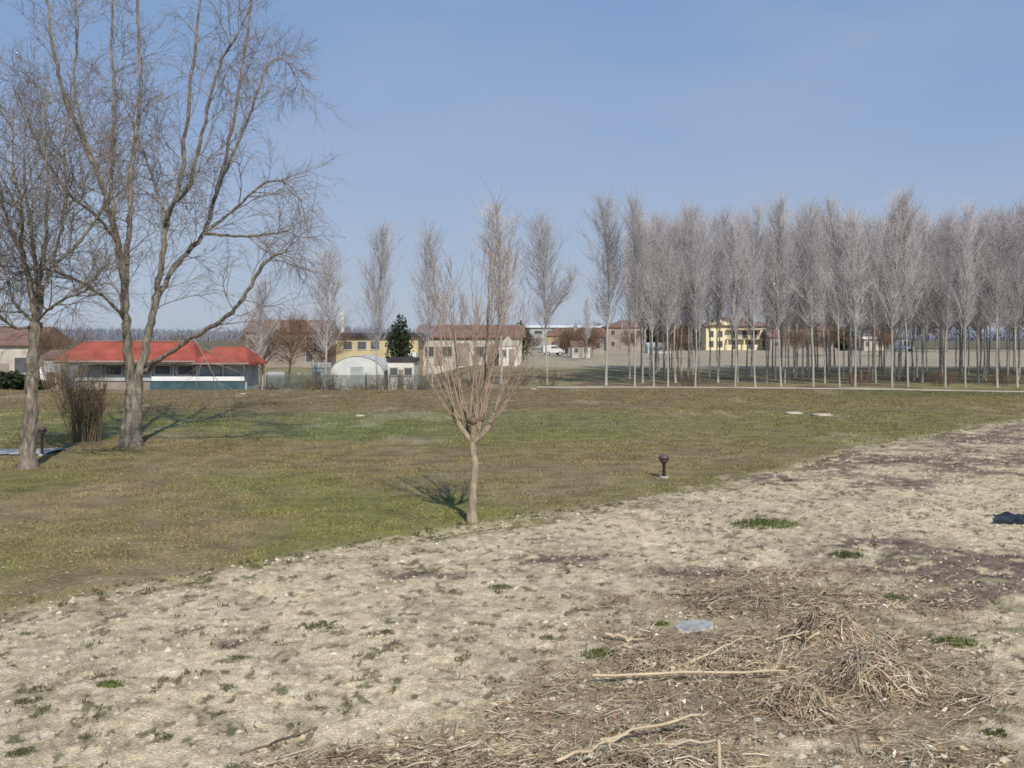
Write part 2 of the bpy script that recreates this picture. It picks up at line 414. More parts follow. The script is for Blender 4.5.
# --- ground sheet
def grow(a, b, s0, g):
    o = [a]; s = s0
    while o[-1] < b: o.append(o[-1]+s); s *= g
    return o
xs = grow(30, 4500, 0.8, 1.13)
X = np.array([-v for v in xs[::-1]] + list(np.arange(-29.6, 29.7, 0.4)) + xs)
Yv = np.array([-v for v in grow(2, 300, 2, 1.3)[::-1]] + list(np.arange(-1.5, 62, 0.4)) + list(np.arange(62, 270, 2.0)) + grow(270, 5000, 4, 1.12))
gxx, gyy = np.meshgrid(X, Yv); x = gxx.ravel(); y = gyy.ravel()
ed = edge_dist(x, y)
z = base_z(x, y) - 0.09*sstep(0.0, 0.8, ed)*(y > 3.5)
c = lerp(field_color(x, y), SOILC*0.85, sstep(-0.3, 0.6, ed))
nx, ny = len(X), len(Yv)
ii = (np.arange(ny-1)[:, None]*nx + np.arange(nx-1)[None, :]).ravel()
go = link('grass_field', np_mesh('grass_field', np.stack([x,y,z],1), [np.stack([ii,ii+1,ii+nx+1,ii+nx],1)], c, True), M['mat_field'])
tag(go, kind='structure')

# --- bare soil sheet
Yr = [3.4]
while Yr[-1] < 64: Yr.append(Yr[-1] + min(max(0.0055*Yr[-1], 0.028), 0.22))
Yr = np.array(Yr); U = np.linspace(-0.80, 0.95, 1150)
uu, yy_ = np.meshgrid(U, Yr); y = yy_.ravel() + 0; x = uu.ravel()*yy_.ravel()
ed = edge_dist(x, y)
edw = ed + (fbm(x, y, 0.5, 4)-0.5)*1.7 + (fbm(x, y, 2.4, 2)-0.5)*0.9
z = base_z(x, y) + 0.012 + (soil_height(x, y)+0.012)*sstep(-0.1, 0.6, edw) - 0.05*(1-sstep(-0.15, 0.15, edw))
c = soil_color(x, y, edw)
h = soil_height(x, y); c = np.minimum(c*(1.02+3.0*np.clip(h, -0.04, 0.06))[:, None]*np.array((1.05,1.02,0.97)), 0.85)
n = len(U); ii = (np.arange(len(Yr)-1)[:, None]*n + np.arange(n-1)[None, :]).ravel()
Q = np.stack([ii,ii+1,ii+n+1,ii+n],1); Q = Q[(edw[Q] > -0.15).any(1)]
use = np.unique(Q); remap = np.full(len(x), -1); remap[use] = np.arange(len(use))
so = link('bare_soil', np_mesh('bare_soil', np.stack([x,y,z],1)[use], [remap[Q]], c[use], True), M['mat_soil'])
tag(so, kind='structure')
def soil_z(x, y): 
    x = np.asarray(x, float); y = np.asarray(y, float)
    return base_z(x, y)+0.024+soil_height(x, y)

# --- gravel lane along the poplars, and the paving at far left
def ribbon(name, pts, width, m, zoff=0.02, kind='structure'):
    P, _ = smooth_path([(a, b, 0) for a, b in pts], [1]*len(pts), 24)
    T = np.gradient(P, axis=0); T /= np.linalg.norm(T, axis=1)[:, None]
    Nn = np.stack([-T[:,1], T[:,0]], 1)
    ws = width*0.5*(0.85+0.4*vnoise(np.arange(len(P))*0.9, np.arange(len(P))*0.0+3))
    ts = np.linspace(-1, 1, 5); V = []
    for t in ts:
        q = P[:, :2] + Nn*(ws*t)[:, None]
        zz = base_z(q[:,0], q[:,1]) + zoff + 0.035*(1-abs(t))
        V.append(np.column_stack([q, zz]))
    V = np.stack(V, 1).reshape(-1, 3); k = len(ts)
    i = (np.arange(len(P)-1)[:, None]*k + np.arange(k-1)[None, :]).ravel()
    o = link(name, np_mesh(name, V, [np.stack([i,i+1,i+k+1,i+k],1)], None, True), m)
    return tag(o, kind=kind)
ribbon('gravel_lane', [(1.5,60.6),(8,60.4),(16,59.8),(24,57.5),(31,54.8),(45,50),(70,44)], 1.5, M['lane'])
ribbon('paving_path', [(-40,27.0),(-20,26.4),(-13.3,26.2),(-11.9,26.15)], 1.35, M['paving'], 0.03)

# ------------------------------------------------------------------ grass blades and flecks (stuff)
def fan_points(n, y0, y1, u0, u1, p=1.0):
    yy = y0*(y1/y0)**(rng.random(n)**p); uu = u0+(u1-u0)*rng.random(n)
    return uu*yy, yy
def blades(name, x, y, h, w, col, zf, kind='stuff', m=None):
    n = len(x); a = rng.random(n)*2*math.pi
    dx, dy = np.cos(a)*w, np.sin(a)*w
    lean = rng.normal(size=(n,2))*0.45*h[:, None]
    z = zf(x, y)-0.01
    V = np.stack([np.stack([x-dx,y-dy,z],1), np.stack([x+dx,y+dy,z],1), np.stack([x+lean[:,0],y+lean[:,1],z+h],1)],1).reshape(-1,3)
    o = link(name, np_mesh(name, V, [np.arange(n*3).reshape(-1,3)], np.repeat(col,3,0)), m or M['mat_blade'])
    return tag(o, kind=kind)
x, y = fan_points(260000, 10.5, 58, -0.62, 0.62, 0.9)
ed = edge_dist(x, y) + (fbm(x, y, 0.6, 3)-0.5)*1.0
dens = fbm(x+2, y+2, 0.9, 4)*0.6+0.4*fbm(x+2, y+2, 0.25, 2)
keep = (ed < -0.05) & (dens > 0.42 + 0.12*rng.random(len(x)))
x, y = x[keep], y[keep]
h = (0.02+0.035*rng.random(len(x)))*(0.8+0.012*y); w = 0.006+0.0006*y
cc = field_color(x, y)*(0.84+0.48*rng.random(len(x)))[:, None]*np.array((0.98,1.03,0.9))
g1 = tag(blades('short_grass', x, y, h, w, cc, base_z), 'short olive winter grass covering the field behind the bare soil', 'grass')
# border grass and small weeds scattered on the soil
x, y = fan_points(16000, 6.8, 36, -0.6, 0.62, 0.9)
ed = edge_dist(x, y); wd = weed_spots(x, y)
keep = (ed > -0.1) & ((wd > 0.5) | ((ed < 0.45) & (rng.random(len(x)) < 0.45)))
x, y = x[keep], y[keep]; n = len(x); k = 12
sz = 0.012+0.030*rng.random(n)**2
bx = np.repeat(x,k)+rng.normal(size=n*k)*np.repeat(sz,k)*1.3; by = np.repeat(y,k)+rng.normal(size=n*k)*np.repeat(sz,k)*1.3
wc = np.where((rng.random(n) < 0.5)[:, None], np.array((0.10,0.12,0.045)), np.array((0.115,0.09,0.055)))
wc = np.repeat(wc*(0.6+0.6*rng.random(n))[:, None], k, 0)
w1 = tag(blades('ground_weeds', bx, by, np.repeat(sz,k)*(0.5+0.9*rng.random(n*k)), 0.006+0.012*rng.random(n*k), wc, soil_z), 'tiny green and brown weeds dotted over the pale soil', 'weeds')
# pale flecks (small daisies and dry scraps) in the near grass
x, y = fan_points(2000, 11, 40, -0.56, 0.2, 0.9)
keep = (edge_dist(x, y) < -0.3) & (fbm(x, y*0.6, 1.8, 3) > 0.55)
x, y = x[keep], y[keep]; n = len(x)
s = 0.007+0.014*rng.random(n)**2; zz = base_z(x, y)+0.03
V = np.stack([np.stack([x-s,y,zz],1), np.stack([x,y-s,zz+.004],1), np.stack([x+s,y,zz],1), np.stack([x,y+s,zz+.01],1)],1).reshape(-1,3)
d1 = link('daisies', np_mesh('daisies', V, [np.arange(n*4).reshape(-1,4)]), M['daisy'])
tag(d1, 'tiny white flowers and flecks sprinkled in the near grass', 'flowers', kind='stuff')
# soil clods
x, y = fan_points(15000, 6.5, 36, -0.62, 0.65, 0.85)
keep = (edge_dist(x, y) > 0.05); x, y = x[keep], y[keep]; n = len(x)
ov = np.array([(1,0,0),(-1,0,0),(0,1,0),(0,-1,0),(0,0,1),(.6,.6,.5),(-.6,.6,.5),(-.6,-.6,.5),(.6,-.6,.5)], float)
of = np.array([(0,5,8),(5,2,6),(6,1,7),(7,3,8),(4,8,5),(4,5,6),(4,6,7),(4,7,8),(0,2,5),(2,1,6),(1,3,7),(3,0,8)])
s = (0.006+0.020*rng.random(n)**2.6)*(0.7+0.03*y); big = rng.random(n) < 0.06; s = np.where(big, 0.02+0.03*rng.random(n), s)
V = ov[None]*s[:, None, None]*(0.65+0.6*rng.random((n,9,3)))
an = rng.random(n)*6.28; ca, sa = np.cos(an)[:, None], np.sin(an)[:, None]
V = np.stack([V[...,0]*ca-V[...,1]*sa, V[...,0]*sa+V[...,1]*ca, V[...,2]*0.8], -1)
V += np.stack([x, y, soil_z(x, y)-0.004], 1)[:, None, :]
Fc = (of[None]+np.arange(n)[:, None, None]*9).reshape(-1,3)
cl = link('soil_clods', np_mesh('soil_clods', V.reshape(-1,3), [Fc]), M['clod'])
tag(cl, 'crumbly pale clods and pebbles of the bare soil', 'clods', kind='stuff')

# ------------------------------------------------------------------ straw
def stalk(tb, p, d, L, r, droop=0.0, n=3, sides=4):
    P = limb_path(p, d, L, n, 0.10, -droop); tb.add(P, np.linspace(r, r*0.55, n+1), sides)
def straw_col(k=1.0):
    t = rng.random(); q = rng.random()
    c = np.array((0.64,0.53,0.36))*(1-t) + np.array((0.33,0.25,0.165))*t
    if q < 0.16: c = np.array((0.74,0.65,0.49))
    elif q < 0.22: c = np.array((0.33,0.19,0.115))
    elif q < 0.32: c = np.array((0.13,0.09,0.06))
    return c*k*(0.75+0.4*rng.random())
def flakes(P, size):
    n = len(P); u = rng.normal(size=(n,3)); u[:,2] *= 0.55; u /= np.linalg.norm(u, axis=1)[:, None]
    w = np.cross(u, rng.normal(size=(n,3))); w /= np.linalg.norm(w, axis=1)[:, None]
    s_ = (size*(0.35+1.1*rng.random(n)**2))[:, None]; k = (0.18+0.3*rng.random(n))[:, None]
    b = u*s_*0.25*rng.normal(size=(n,1)); b[:,2] += 0.2*s_[:,0]
    V = np.stack([P-u*s_, P-u*s_*.2+w*s_*k+b*.6, P+u*s_, P-u*s_*.1-w*s_*k+b*.4], 1).reshape(-1,3)
    C = np.repeat(np.array([straw_col(1.05) for _ in range(n)]), 4, 0)
    return V, np.arange(n*4).reshape(-1,4), C
x, y = fan_points(30000, 6.6, 13.8, -0.42, 0.50, 1.0)
st, pu = soil_masks(x, y)
keep = rng.random(len(x)) < 0.6*np.maximum(st*(0.35+0.65*sstep(0.35, 0.6, fbm(x+3, y, 0.6, 3))), pu*0.7); x, y = x[keep], y[keep]
V, Qf, Cf = flakes(np.stack([x, y, soil_z(x, y)+0.012], 1), 0.030)
lf = link('leaf_litter', np_mesh('leaf_litter', V, [Qf], Cf), M['mat_blade'])
tag(lf, 'dry brown leaf scraps strewn between the straw in the foreground', 'leaf litter', kind='stuff')
tb = TB()
x, y = fan_points(46000, 6.6, 13.8, -0.42, 0.50, 1.0)
st, _ = soil_masks(x, y)
keep = rng.random(len(x)) < st*(0.25+0.75*sstep(0.35, 0.65, fbm(x, y, 0.45, 3))); x, y = x[keep], y[keep]; zz = soil_z(x, y)
for a, b, c_ in zip(x, y, zz):
    an = rng.normal(0.1, 1.0); d = (math.cos(an), math.sin(an), rng.normal(0.03, 0.22))
    L = 0.03+0.30*rng.random()**2.6; r = 0.0016+0.0036*rng.random()**1.8
    P = limb_path((a, b, c_+0.006+0.02*rng.random()), d, L, 2, 0.18, -0.06); tb.add(P, (r, r, r*0.5), 3, straw_col())
sl = tb.build('straw_litter', M['mat_blade'])
tag(sl, 'loose broken straw stalks littered over the soil in the foreground', 'straw', kind='stuff')

def straw_heap(px, py, wpx, hpx, label, n, lean=0.0, main=-0.5, dark=1.0, hk=0.60):
    cx, cy = G(px, py); w = wpx*cy/F/2; hh = hpx*cy/F*hk; wy = max(w*0.7, 0.18)
    t = thing('straw_heap', label, 'straw heap', (cx, cy, float(soil_z(cx, cy))-0.02), 0, 'heaps of dry stalks')
    seed = px*0.37
    def dome(u, v):
        r2 = (u/w)**2+(v/wy)**2
        return hh*max(0.0, 1-r2)**1.3*(0.25+1.5*float(fbm(np.array([u+seed]), np.array([v]), 0.22+w*0.3, 3)[0]))
    # matted heart of the heap
    k = 30; us = np.linspace(-1, 1, k); V = []; C = []
    for v in us:
        for u in us:
            m_ = math.sqrt(max(abs(u), abs(v))**2/(u*u+v*v+1e-9)) if (u or v) else 1
            a, b = u*m_*w, v*m_*wy
            V.append((a, b, dome(a, b)*0.86+0.012*rng.random()-0.01)); C.append(np.array((0.30,0.235,0.16))*(0.35+1.0*rng.random())*dark)
    ii = (np.arange(k-1)[:, None]*k+np.arange(k-1)[None]).ravel()
    link('matted_core', np_mesh('matted_core', V, [np.stack([ii,ii+1,ii+k+1,ii+k],1)], np.array(C), False), M['mat_blade'], t)
    tb = TB()
    for i in range(int(n*1.7)):
        a = rng.random()*6.283; rr = rng.random()**0.55
        u, v = math.cos(a)*rr*w, math.sin(a)*rr*wy
        hd = main+rng.normal(0, 0.85) if rng.random() < 0.45 else rng.random()*6.283
        L = (0.06+0.30*rng.random()**1.7)*(0.55+w*0.8); lift = rng.random()**2*0.045; pts = []
        tw = rng.normal(0, 0.5)
        for q in range(5):
            f = q/4; pts.append((u, v, max(dome(u, v), 0.0)+0.012+lift*(1+0.8*math.sin(f*3.1))+rng.normal()*0.006))
            hd += tw*0.25; u += math.cos(hd)*L/4; v += math.sin(hd)*L/4
        r = 0.0016+0.0046*rng.random()**2.2
        tb.add(pts, (r, r, r, r*0.9, r*0.5), 4, straw_col(dark))
    for i in range(int(n*0.22)):     # a few that stick out
        a = rng.random()*6.283; rr = rng.random()*0.8; u, v = math.cos(a)*rr*w, math.sin(a)*rr*wy
        P = limb_path((u, v, dome(u, v)*0.8), (math.cos(main)*0.6+lean+rng.normal()*.5, rng.normal()*.5, 0.55), 0.06+0.20*rng.random(), 3, 0.14, -0.16)
        tb.add(P, np.linspace(0.0042, 0.002, 4), 4, straw_col(dark*1.2))
    tb.build('stalks', M['mat_blade'], t)
    m_ = int(n*0.55); a = rng.random(m_)*6.283; rr = rng.random(m_)**0.55*1.03
    P = np.stack([np.cos(a)*rr*w, np.sin(a)*rr*wy, np.zeros(m_)], 1)
    P[:,2] = [dome(p[0], p[1])+0.018+0.02*rng.random() for p in P]
    V, Qf, Cf = flakes(P, 0.036); link('dry_leaves', np_mesh('dry_leaves', V, [Qf], Cf*dark), M['mat_blade'], t)
    return t
straw_heap(878, 690, 125, 46, 'tall tangled heap of dry stalks, rightmost of the heaps, drooping to its right', 520, 0.5, -0.8)
straw_heap(826, 641, 90, 32, 'small rounded heap of dry stalks just behind the tallest heap', 300, 0.2, -1.1)
straw_heap(800, 712, 80, 36, 'upright ragged clump of dry stalks left of the tallest heap', 260, -0.1, -1.3)
straw_heap(660, 664, 130, 22, 'low heap of dry leaves and stalks just below the grey slab', 300, 0, -0.3)
straw_heap(745, 668, 110, 16, 'flattened heap of dry stalks between the grey slab heap and the clump', 240, 0, 0.1)
straw_heap(660, 780, 210, 34, 'wide heap of long bent stalks at the bottom edge of the picture', 520, 0.1, 0.0)
straw_heap(765, 603, 170, 8, 'thin spread of reddish dry stalks behind the other heaps', 300, 0, 0.1, 0.8)
# long cane and other single sticks
def stick(name, label, p0, p1, r, m, cat='stick', lift=0.03, upz=0.0):
    (ax, ay), (bx_, by_) = G(*p0), G(*p1)
    za, zb = float(soil_z(ax, ay))+lift, float(soil_z(bx_, by_))+lift+upz
    n = 9; P = np.array([(ax+(bx_-ax)*i/n, ay+(by_-ay)*i/n, za+(zb-za)*i/n) for i in range(n+1)])
    P[1:-1] += rng.normal(size=(n-1,3))*r*0.7
    tb = TB(); tb.add(P, np.linspace(r*1.1, r*0.7, n+1), 7)
    for i in (2,4,6): tb.add(P[i:i+2]*np.array([[1,1,1]])*1.0, [r*1.15, r*1.02], 7)
    o = tb.build(name, M[m]); return tag(o, label, cat, 'loose sticks on the soil')
stick('dry_cane', 'long straight pale cane lying across the straw in the foreground', (592,688), (788,683), 0.012, 'cane', lift=0.09)
stick('dry_cane', 'pale cane lifted at one end on the heap at the bottom edge', (556,775), (628,752), 0.012, 'cane', lift=0.06, upz=0.06)
stick('dry_cane', 'short thick pale stick lying left of the grey slab', (606,640), (640,645), 0.018, 'cane', lift=0.05)
stick('dry_cane', 'pale stick lying just below the short thick stick', (625,654), (672,657), 0.012, 'cane', lift=0.06)
for (pa, pb, lb, rr_, up_) in (((690,672),(742,655),'pale split stick resting on the flattened heap',.010,.05),((775,650),(838,640),'pale stick pointing at the small rounded heap',.008,.04),((600,752),(700,742),'long pale stick on top of the bottom heap, leading to the stake',.011,.10),((815,700),(872,660),'dark bent stick leaning on the left side of the tallest heap',.010,.06),((860,636),(905,672),'pale stick lying down the right side of the tallest heap',.009,.05),((640,760),(716,766),'short pale stick left of the upright stake',.010,.08)):
    stick('dry_cane', lb, pa, pb, rr_, 'straw_dk' if 'dark' in lb else 'cane', lift=0.08, upz=up_)
stick('dry_cane', 'dark thin twig on the soil left of the straw', (240,764), (318,736), 0.008, 'straw_dk', lift=0.03)
sx, sy = G(719, 786)
tb = TB(); tb.add([(0,0,-0.1),(0.004,0.002,0.1),(-0.003,0.0,0.29)], [0.016,0.014,0.013], 7)
o = tb.build('wooden_stake', M['cane']); o.location = (sx, sy, float(soil_z(sx, sy)))
tag(o, 'short upright wooden stake in the straw at the bottom edge', 'stake')
# grey slab
sx, sy = G(696, 629); mb = MB()
pts = [(-.24,-.20),(-.05,-.24),(.20,-.17),(.25,.05),(.16,.22),(-.14,.24),(-.27,.07)]
k = len(pts)
mb.add([(a,b,-.03) for a,b in pts]+[(a*.96,b*.96,.045+.03*a) for a,b in pts], [tuple(range(k))[::-1], tuple(range(k,2*k))]+[(i,(i+1)%k,k+(i+1)%k,k+i) for i in range(k)])
o = mb.build('stone_slab', M['slab'], None, False, 0.01); o.scale = (0.82,0.62,0.6); o.location = (sx, sy, float(soil_z(sx, sy))); o.rotation_euler = (R(5), R(-3), 0.2)
tag(o, 'flat blue grey slab lying among the straw', 'slab')
# low crumpled near-black patch on the soil at right edge
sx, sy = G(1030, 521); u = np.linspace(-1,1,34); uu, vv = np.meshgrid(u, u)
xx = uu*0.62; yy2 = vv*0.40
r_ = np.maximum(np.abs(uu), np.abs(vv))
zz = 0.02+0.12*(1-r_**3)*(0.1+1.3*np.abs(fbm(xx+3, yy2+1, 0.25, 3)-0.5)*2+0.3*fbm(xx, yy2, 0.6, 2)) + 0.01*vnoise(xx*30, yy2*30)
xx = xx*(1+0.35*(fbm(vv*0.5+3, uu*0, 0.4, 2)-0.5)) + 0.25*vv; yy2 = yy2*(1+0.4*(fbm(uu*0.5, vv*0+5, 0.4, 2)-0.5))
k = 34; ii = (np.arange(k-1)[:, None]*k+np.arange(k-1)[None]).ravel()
o = link('dark_patch', np_mesh('dark_patch', np.stack([xx.ravel(), yy2.ravel(), zz.ravel()],1), [np.stack([ii,ii+1,ii+k+1,ii+k],1)], None, True), M['near_black'], None, (sx, sy, float(soil_z(sx, sy))-0.01))
tag(o, 'low crumpled black patch on the soil at the right edge', 'plastic sheet')

# green tufts big enough to point at
TUFTS = [(765,527,72,11,'widest flat green weed patch on the soil right of the pollard',0),
 (848,558,36,10,'dull green weed patch at the edge of the purple patch, below the widest patch',1),
 (954,646,44,12,'yellow green weed tuft below the purple patch near the right edge',0),
 (995,734,26,9,'bright green weed tuft nearest the bottom right corner',0),
 (112,690,26,9,'yellow green weed tuft low on the pale soil at left',0),
 (28,708,26,8,'dark green weed tuft at the left edge',1),
 (20,760,30,9,'dark green weed tuft in the bottom left corner',1),
 (388,634,18,5,'small dark green weed tuft in the middle of the pale soil',1),
 (600,656,44,10,'green weed tuft just left of the stick and straw',0),
 (318,628,44,7,'spread of low grey green weeds mid soil, left of the small dark tuft',1),
 (548,638,22,5,'small weed tuft left of the straw, behind the green tuft',1),
 (660,624,22,6,'green weed tuft just left of the grey slab',0),
 (930,672,26,7,'dull weed tuft right of the tallest straw heap',1),
 (240,662,22,5,'dull weed tuft beside the small purple patch',1),
 (318,712,22,5,'lone small weed tuft on the soil at lower left',1),
 (970,700,34,8,'dull weed tuft between the straw and the bright tuft at right',1),
 (500,588,30,5,'small flat weed tuft on the soil below the pollard',1),
 (680,597,26,5,'green weeds at the back edge of the straw',0),
 (895,600,30,6,'green weeds below the purple patch',0)]
for px, py, wp, hp, lab, dk in TUFTS:
    cx, cy = G(px, py); w = wp*cy/F/2; hgt = hp*cy/F*0.6
    n = int(260+900*w)
    a = rng.random(n)*6.283; rr = rng.random(n)**0.6*(0.8+0.3*vnoise(np.cos(a)*2+px, np.sin(a)*2+py))
    x = np.cos(a)*rr*w; y = np.sin(a)*rr*max(w*0.8, 0.1)
    hh = hgt*(0.35+0.8*rng.random(n))*(1.15-0.5*rr); ww = 0.007+0.006*rng.random(n)
    bc = np.array((0.115,0.145,0.045)) if not dk else np.array((0.105,0.115,0.055))
    col = bc[None]*(0.55+0.9*rng.random(n))[:, None]
    o = blades('weed_tuft', x, y, hh, ww, col, lambda x, y: soil_z(x+cx, y+cy)-float(soil_z(cx, cy)))
    del o['kind']; o.location = (cx, cy, float(soil_z(cx, cy)))
    tag(o, lab, 'weed', 'weed tufts on the bare soil')
# pale stones lying far out on the grass
for px, py, lab in ((793,414,'left one of two pale stones lying on the far grass'),(822,416,'right one of two pale stones lying on the far grass'),(243,394,'single white stone at the far edge of the grass, below the red roofed building'),(360,416,'small pale stone on the green strip left of the pollard'),(533,389,'pale stone beside the far lane, right of the pollard')):
    cx, cy = G(px, py); mb = MB()
    V = []; 
    for i, (r_, z_) in enumerate(((.30,-.03),(.33,.05),(.22,.13),(.06,.17))):
        for k in range(9):
            a = 6.283*k/9; q = r_*(0.75+0.5*random.random()); V.append((q*math.cos(a), q*math.sin(a)*.8, z_+0.03*random.random()))
    fs = [(i*9+k, i*9+(k+1)%9, (i+1)*9+(k+1)%9, (i+1)*9+k) for i in range(3) for k in range(9)]+[tuple(27+k for k in range(9))]
    mb.add(V, fs); o = mb.build('pale_stone', M['lane'], None, True); o.location = (cx, cy, float(base_z(cx, cy)))
    s_ = 0.55 if px < 700 else 1.0; o.scale = (s_*1.25, s_*1.25, s_*0.5)
    tag(o, lab, 'stone', 'pale stones on the grass')

# ------------------------------------------------------------------ bollard lamps
def bollard(px, py, hpx, label, s=1.0):
    cx, cy = G(px, py); H = hpx*cy/F
    t = thing('bollard_lamp', label, 'garden lamp', (cx, cy, float(base_z(cx, cy))), 0, 'low garden lamps on the grass')
    MB().lathe([(.10,-.05),(.10,.03),(.085,.045)], 14).build('base', M['concrete'], t, False)
    MB().lathe([(.045,.04),(.034,.09),(.032,H-.22),(.05,H-.19)], 12).build('post', M['lamp_dark'], t, True)
    hd = MB().lathe([(.05,H-.195),(.085,H-.16),(.108,H-.10),(.105,H-.05),(.08,H-.01),(.03,H)], 16).build('lamp_head', M['lamp_head'], t, True)
    MB().lathe([(.112,H-.105),(.116,H-.095),(.112,H-.085)], 16).build('rim', M['lamp_dark'], hd, True)
bollard(664, 478, 24, 'small dark brown bollard lamp standing on the grass right of the pollard')
bollard(42, 456, 29, 'small dark bollard lamp beside the paving at the left tree')

# ------------------------------------------------------------------ trees with hand-laid limbs
def sec_growth(tb, P, rad, n1, L1, lv, up, droop, rmin, t0=0.2, ang=(25,50), seglen=0.3, kids=(7,6), tipbias=1.0):
    for i in range(n1):
        t = t0 + (1-t0)*((i+rng.random())/n1)
        p, d = pt_on(P, t)
        L = L1*(0.55+0.75*rng.random())*(1.15-0.55*t)
        grow_branch(tb, p, perp_dir(d, R(rng.uniform(*ang))), L, max(rmin*2.2, 0.011*L**0.9), lv, up, droop, rmin, kids)
def grow_branch(tb, p, d, L, r, lv, up, droop, rmin, kids):
    n = max(3, int(L/0.28)); n = min(n, 7)
    u = up if lv > 0 else -droop
    P = limb_path(p, d, L, n, 0.16, u)
    tb.add(P, np.linspace(max(r, rmin), rmin*0.7, n+1), 4 if lv > 1 else 3)
    if lv <= 0: return
    k = kids[len(kids)-lv] if lv <= len(kids) else kids[0]
    for j in range(k):
        t = 0.15+0.85*((j+rng.random())/k)
        q, dd = pt_on(P, t)
        grow_branch(tb, q, perp_dir(dd, R(rng.uniform(20,55))), L*(0.38+0.3*rng.random()), r*0.5, lv-1, up*0.6, droop, rmin, kids)

def manual_tree(name, label, cat, px, py, trunk, limbs, bark, twig, n1, L1, kids, up, droop, rmin, group=None, t0=0.2, thin=1.0):
    x0, Y0 = G(px, py); z0 = float(base_z(x0, Y0))
    def loc(p):
        a, b = p[0], p[1]; dy = p[2] if len(p) > 2 else 0
        Y = Y0+dy; return (gx(a, Y)-x0, dy, gz_px(b, Y)-z0)
    t = thing(name, label, cat, (x0, Y0, z0), 0, group)
    pts = [loc(p) for p in trunk[0]]; rad = [w*Y0/F/2 for w in trunk[1]]
    P, rr = smooth_path(pts, rad, 16)
    tb = TB(); tb.add(P, rr*(0.96+0.08*rng.random(len(rr))), 28)
    rough(tb.build('trunk', M[bark], t), 0.05, 0.22)
    tw = TB()
    for lp, lw, *opt in limbs:
        pts = np.array([loc(p) for p in lp]); rad = [w*Y0/F/2 for w in lw]
        P, rr = smooth_path(pts, rad, 6)
        rr = rr*thin*(0.93+0.14*rng.random(len(rr))); P[1:] += rng.normal(size=(len(P)-1,3))*0.007*np.linalg.norm(P[-1]-P[0])**0.5
        b = TB(); b.add(P, rr, 10); rough(b.build('limb', M[bark], t), 0.018, 0.12)
        m = opt[0] if opt else 1.0
        sec_growth(tw, P, rr, int(n1*m), L1, len(kids), up, droop, rmin, t0, kids=kids)
    tw.build('crown', M[twig], t)
    return t

# big many-stemmed tree
manual_tree('willow_tree', 'tallest bare many stemmed tree with drooping twigs, second from the left', 'tree', 130, 447,
  ([(131,450),(131,436),(133,412),(134,392),(135,374)], [28,20,17.5,17,11]),
  [ ([(132,402),(128,350,-.2),(126,320,-.4),(124,275,-.6),(116,240,-.8),(108,200,-1.0),(90,155,-1.3),(62,85,-1.6),(50,30,-1.8),(40,-40,-2)], [15,13,12,10,9,8,6.5,4.5,3.5,1.5]),
    ([(125,290,-.55),(128,245,-.2),(130,205,0),(133,160,.2),(140,100,.3),(139,20,.4),(141,-70,.5)], [9,8,7.5,6.5,5,4,1.5]),
    ([(120,258,-.7),(113,215,-.2),(112,170,.4),(115,110,.9),(112,50,1.2),(114,-50,1.5)], [7.5,6.5,6,5,4,1.5]),
    ([(136,402),(145,350,.3),(152,322,.5),(158,285,.7),(163,250,.8),(166,225,.9),(180,180,1),(188,120,1.0),(197,30,1.1),(205,-60,1.2)], [14,12,11,9,8,7.5,6,5,4,1.5]),
    ([(155,305,.6),(170,275,1.2),(190,250,1.6),(205,232,2),(216,195,2.2),(232,130,2.4),(245,50,2.6),(255,-40,2.8)], [9,8,7.5,6.5,5.5,4.5,3.5,1.5]),
    ([(166,228,.9),(172,205,.2),(190,185,-.4),(207,110,-.9),(222,60,-1.2),(244,20,-1.5),(262,-40,-1.8)], [7,6,5,4.5,4,3,1.5]),
    ([(166,225,.9),(160,200,1.3),(150,170,1.8),(135,130,2.2),(118,90,2.8)], [5,4,3.5,3,1.2]),
    ([(205,232,2),(228,215,2.3),(250,195,2.4),(268,182,2.5),(288,184,2.6),(302,202,2.8)], [5.5,4.5,3.5,3,2.2,1], .6),
    ([(205,234,2),(240,236,1.2),(270,234,.8),(288,232,.4),(305,244,.2)], [4.5,3.5,3,2.2,1], .6),
    ([(216,195,2.2),(235,150,3.2),(255,100,3.6),(268,65,3.9),(285,60,4.2),(298,85,4.4)], [5,4.5,4,3,2,1]),
    ([(143,372,.2),(165,356,-.6),(195,336,-1.2),(225,318,-1.7),(243,298,-2),(258,272,-2.2),(274,256,-2.3),(294,250,-2.4)], [8,6.5,6,5.5,5,4.5,3.5,1.2], .6),
    ([(126,320,-.4),(105,298,-1.2),(80,282,-1.6),(50,270,-2),(20,272,-2.4),(0,290,-2.8)], [5.5,4.5,4,3,2,1]),
    ([(116,240,-.8),(95,215,-2),(70,195,-2.8),(40,150,-3.4),(20,95,-3.8)], [5,4,3.5,3,1]),
    ([(108,200,-1),(90,150,1),(75,90,2),(78,20,2.6),(70,-40,3)], [5,4,3.5,3,1]),
  ], 'bark_big', 'twig_big', 20, 1.85, (7,6), 0.02, 0.16, 0.0040, thin=0.70)
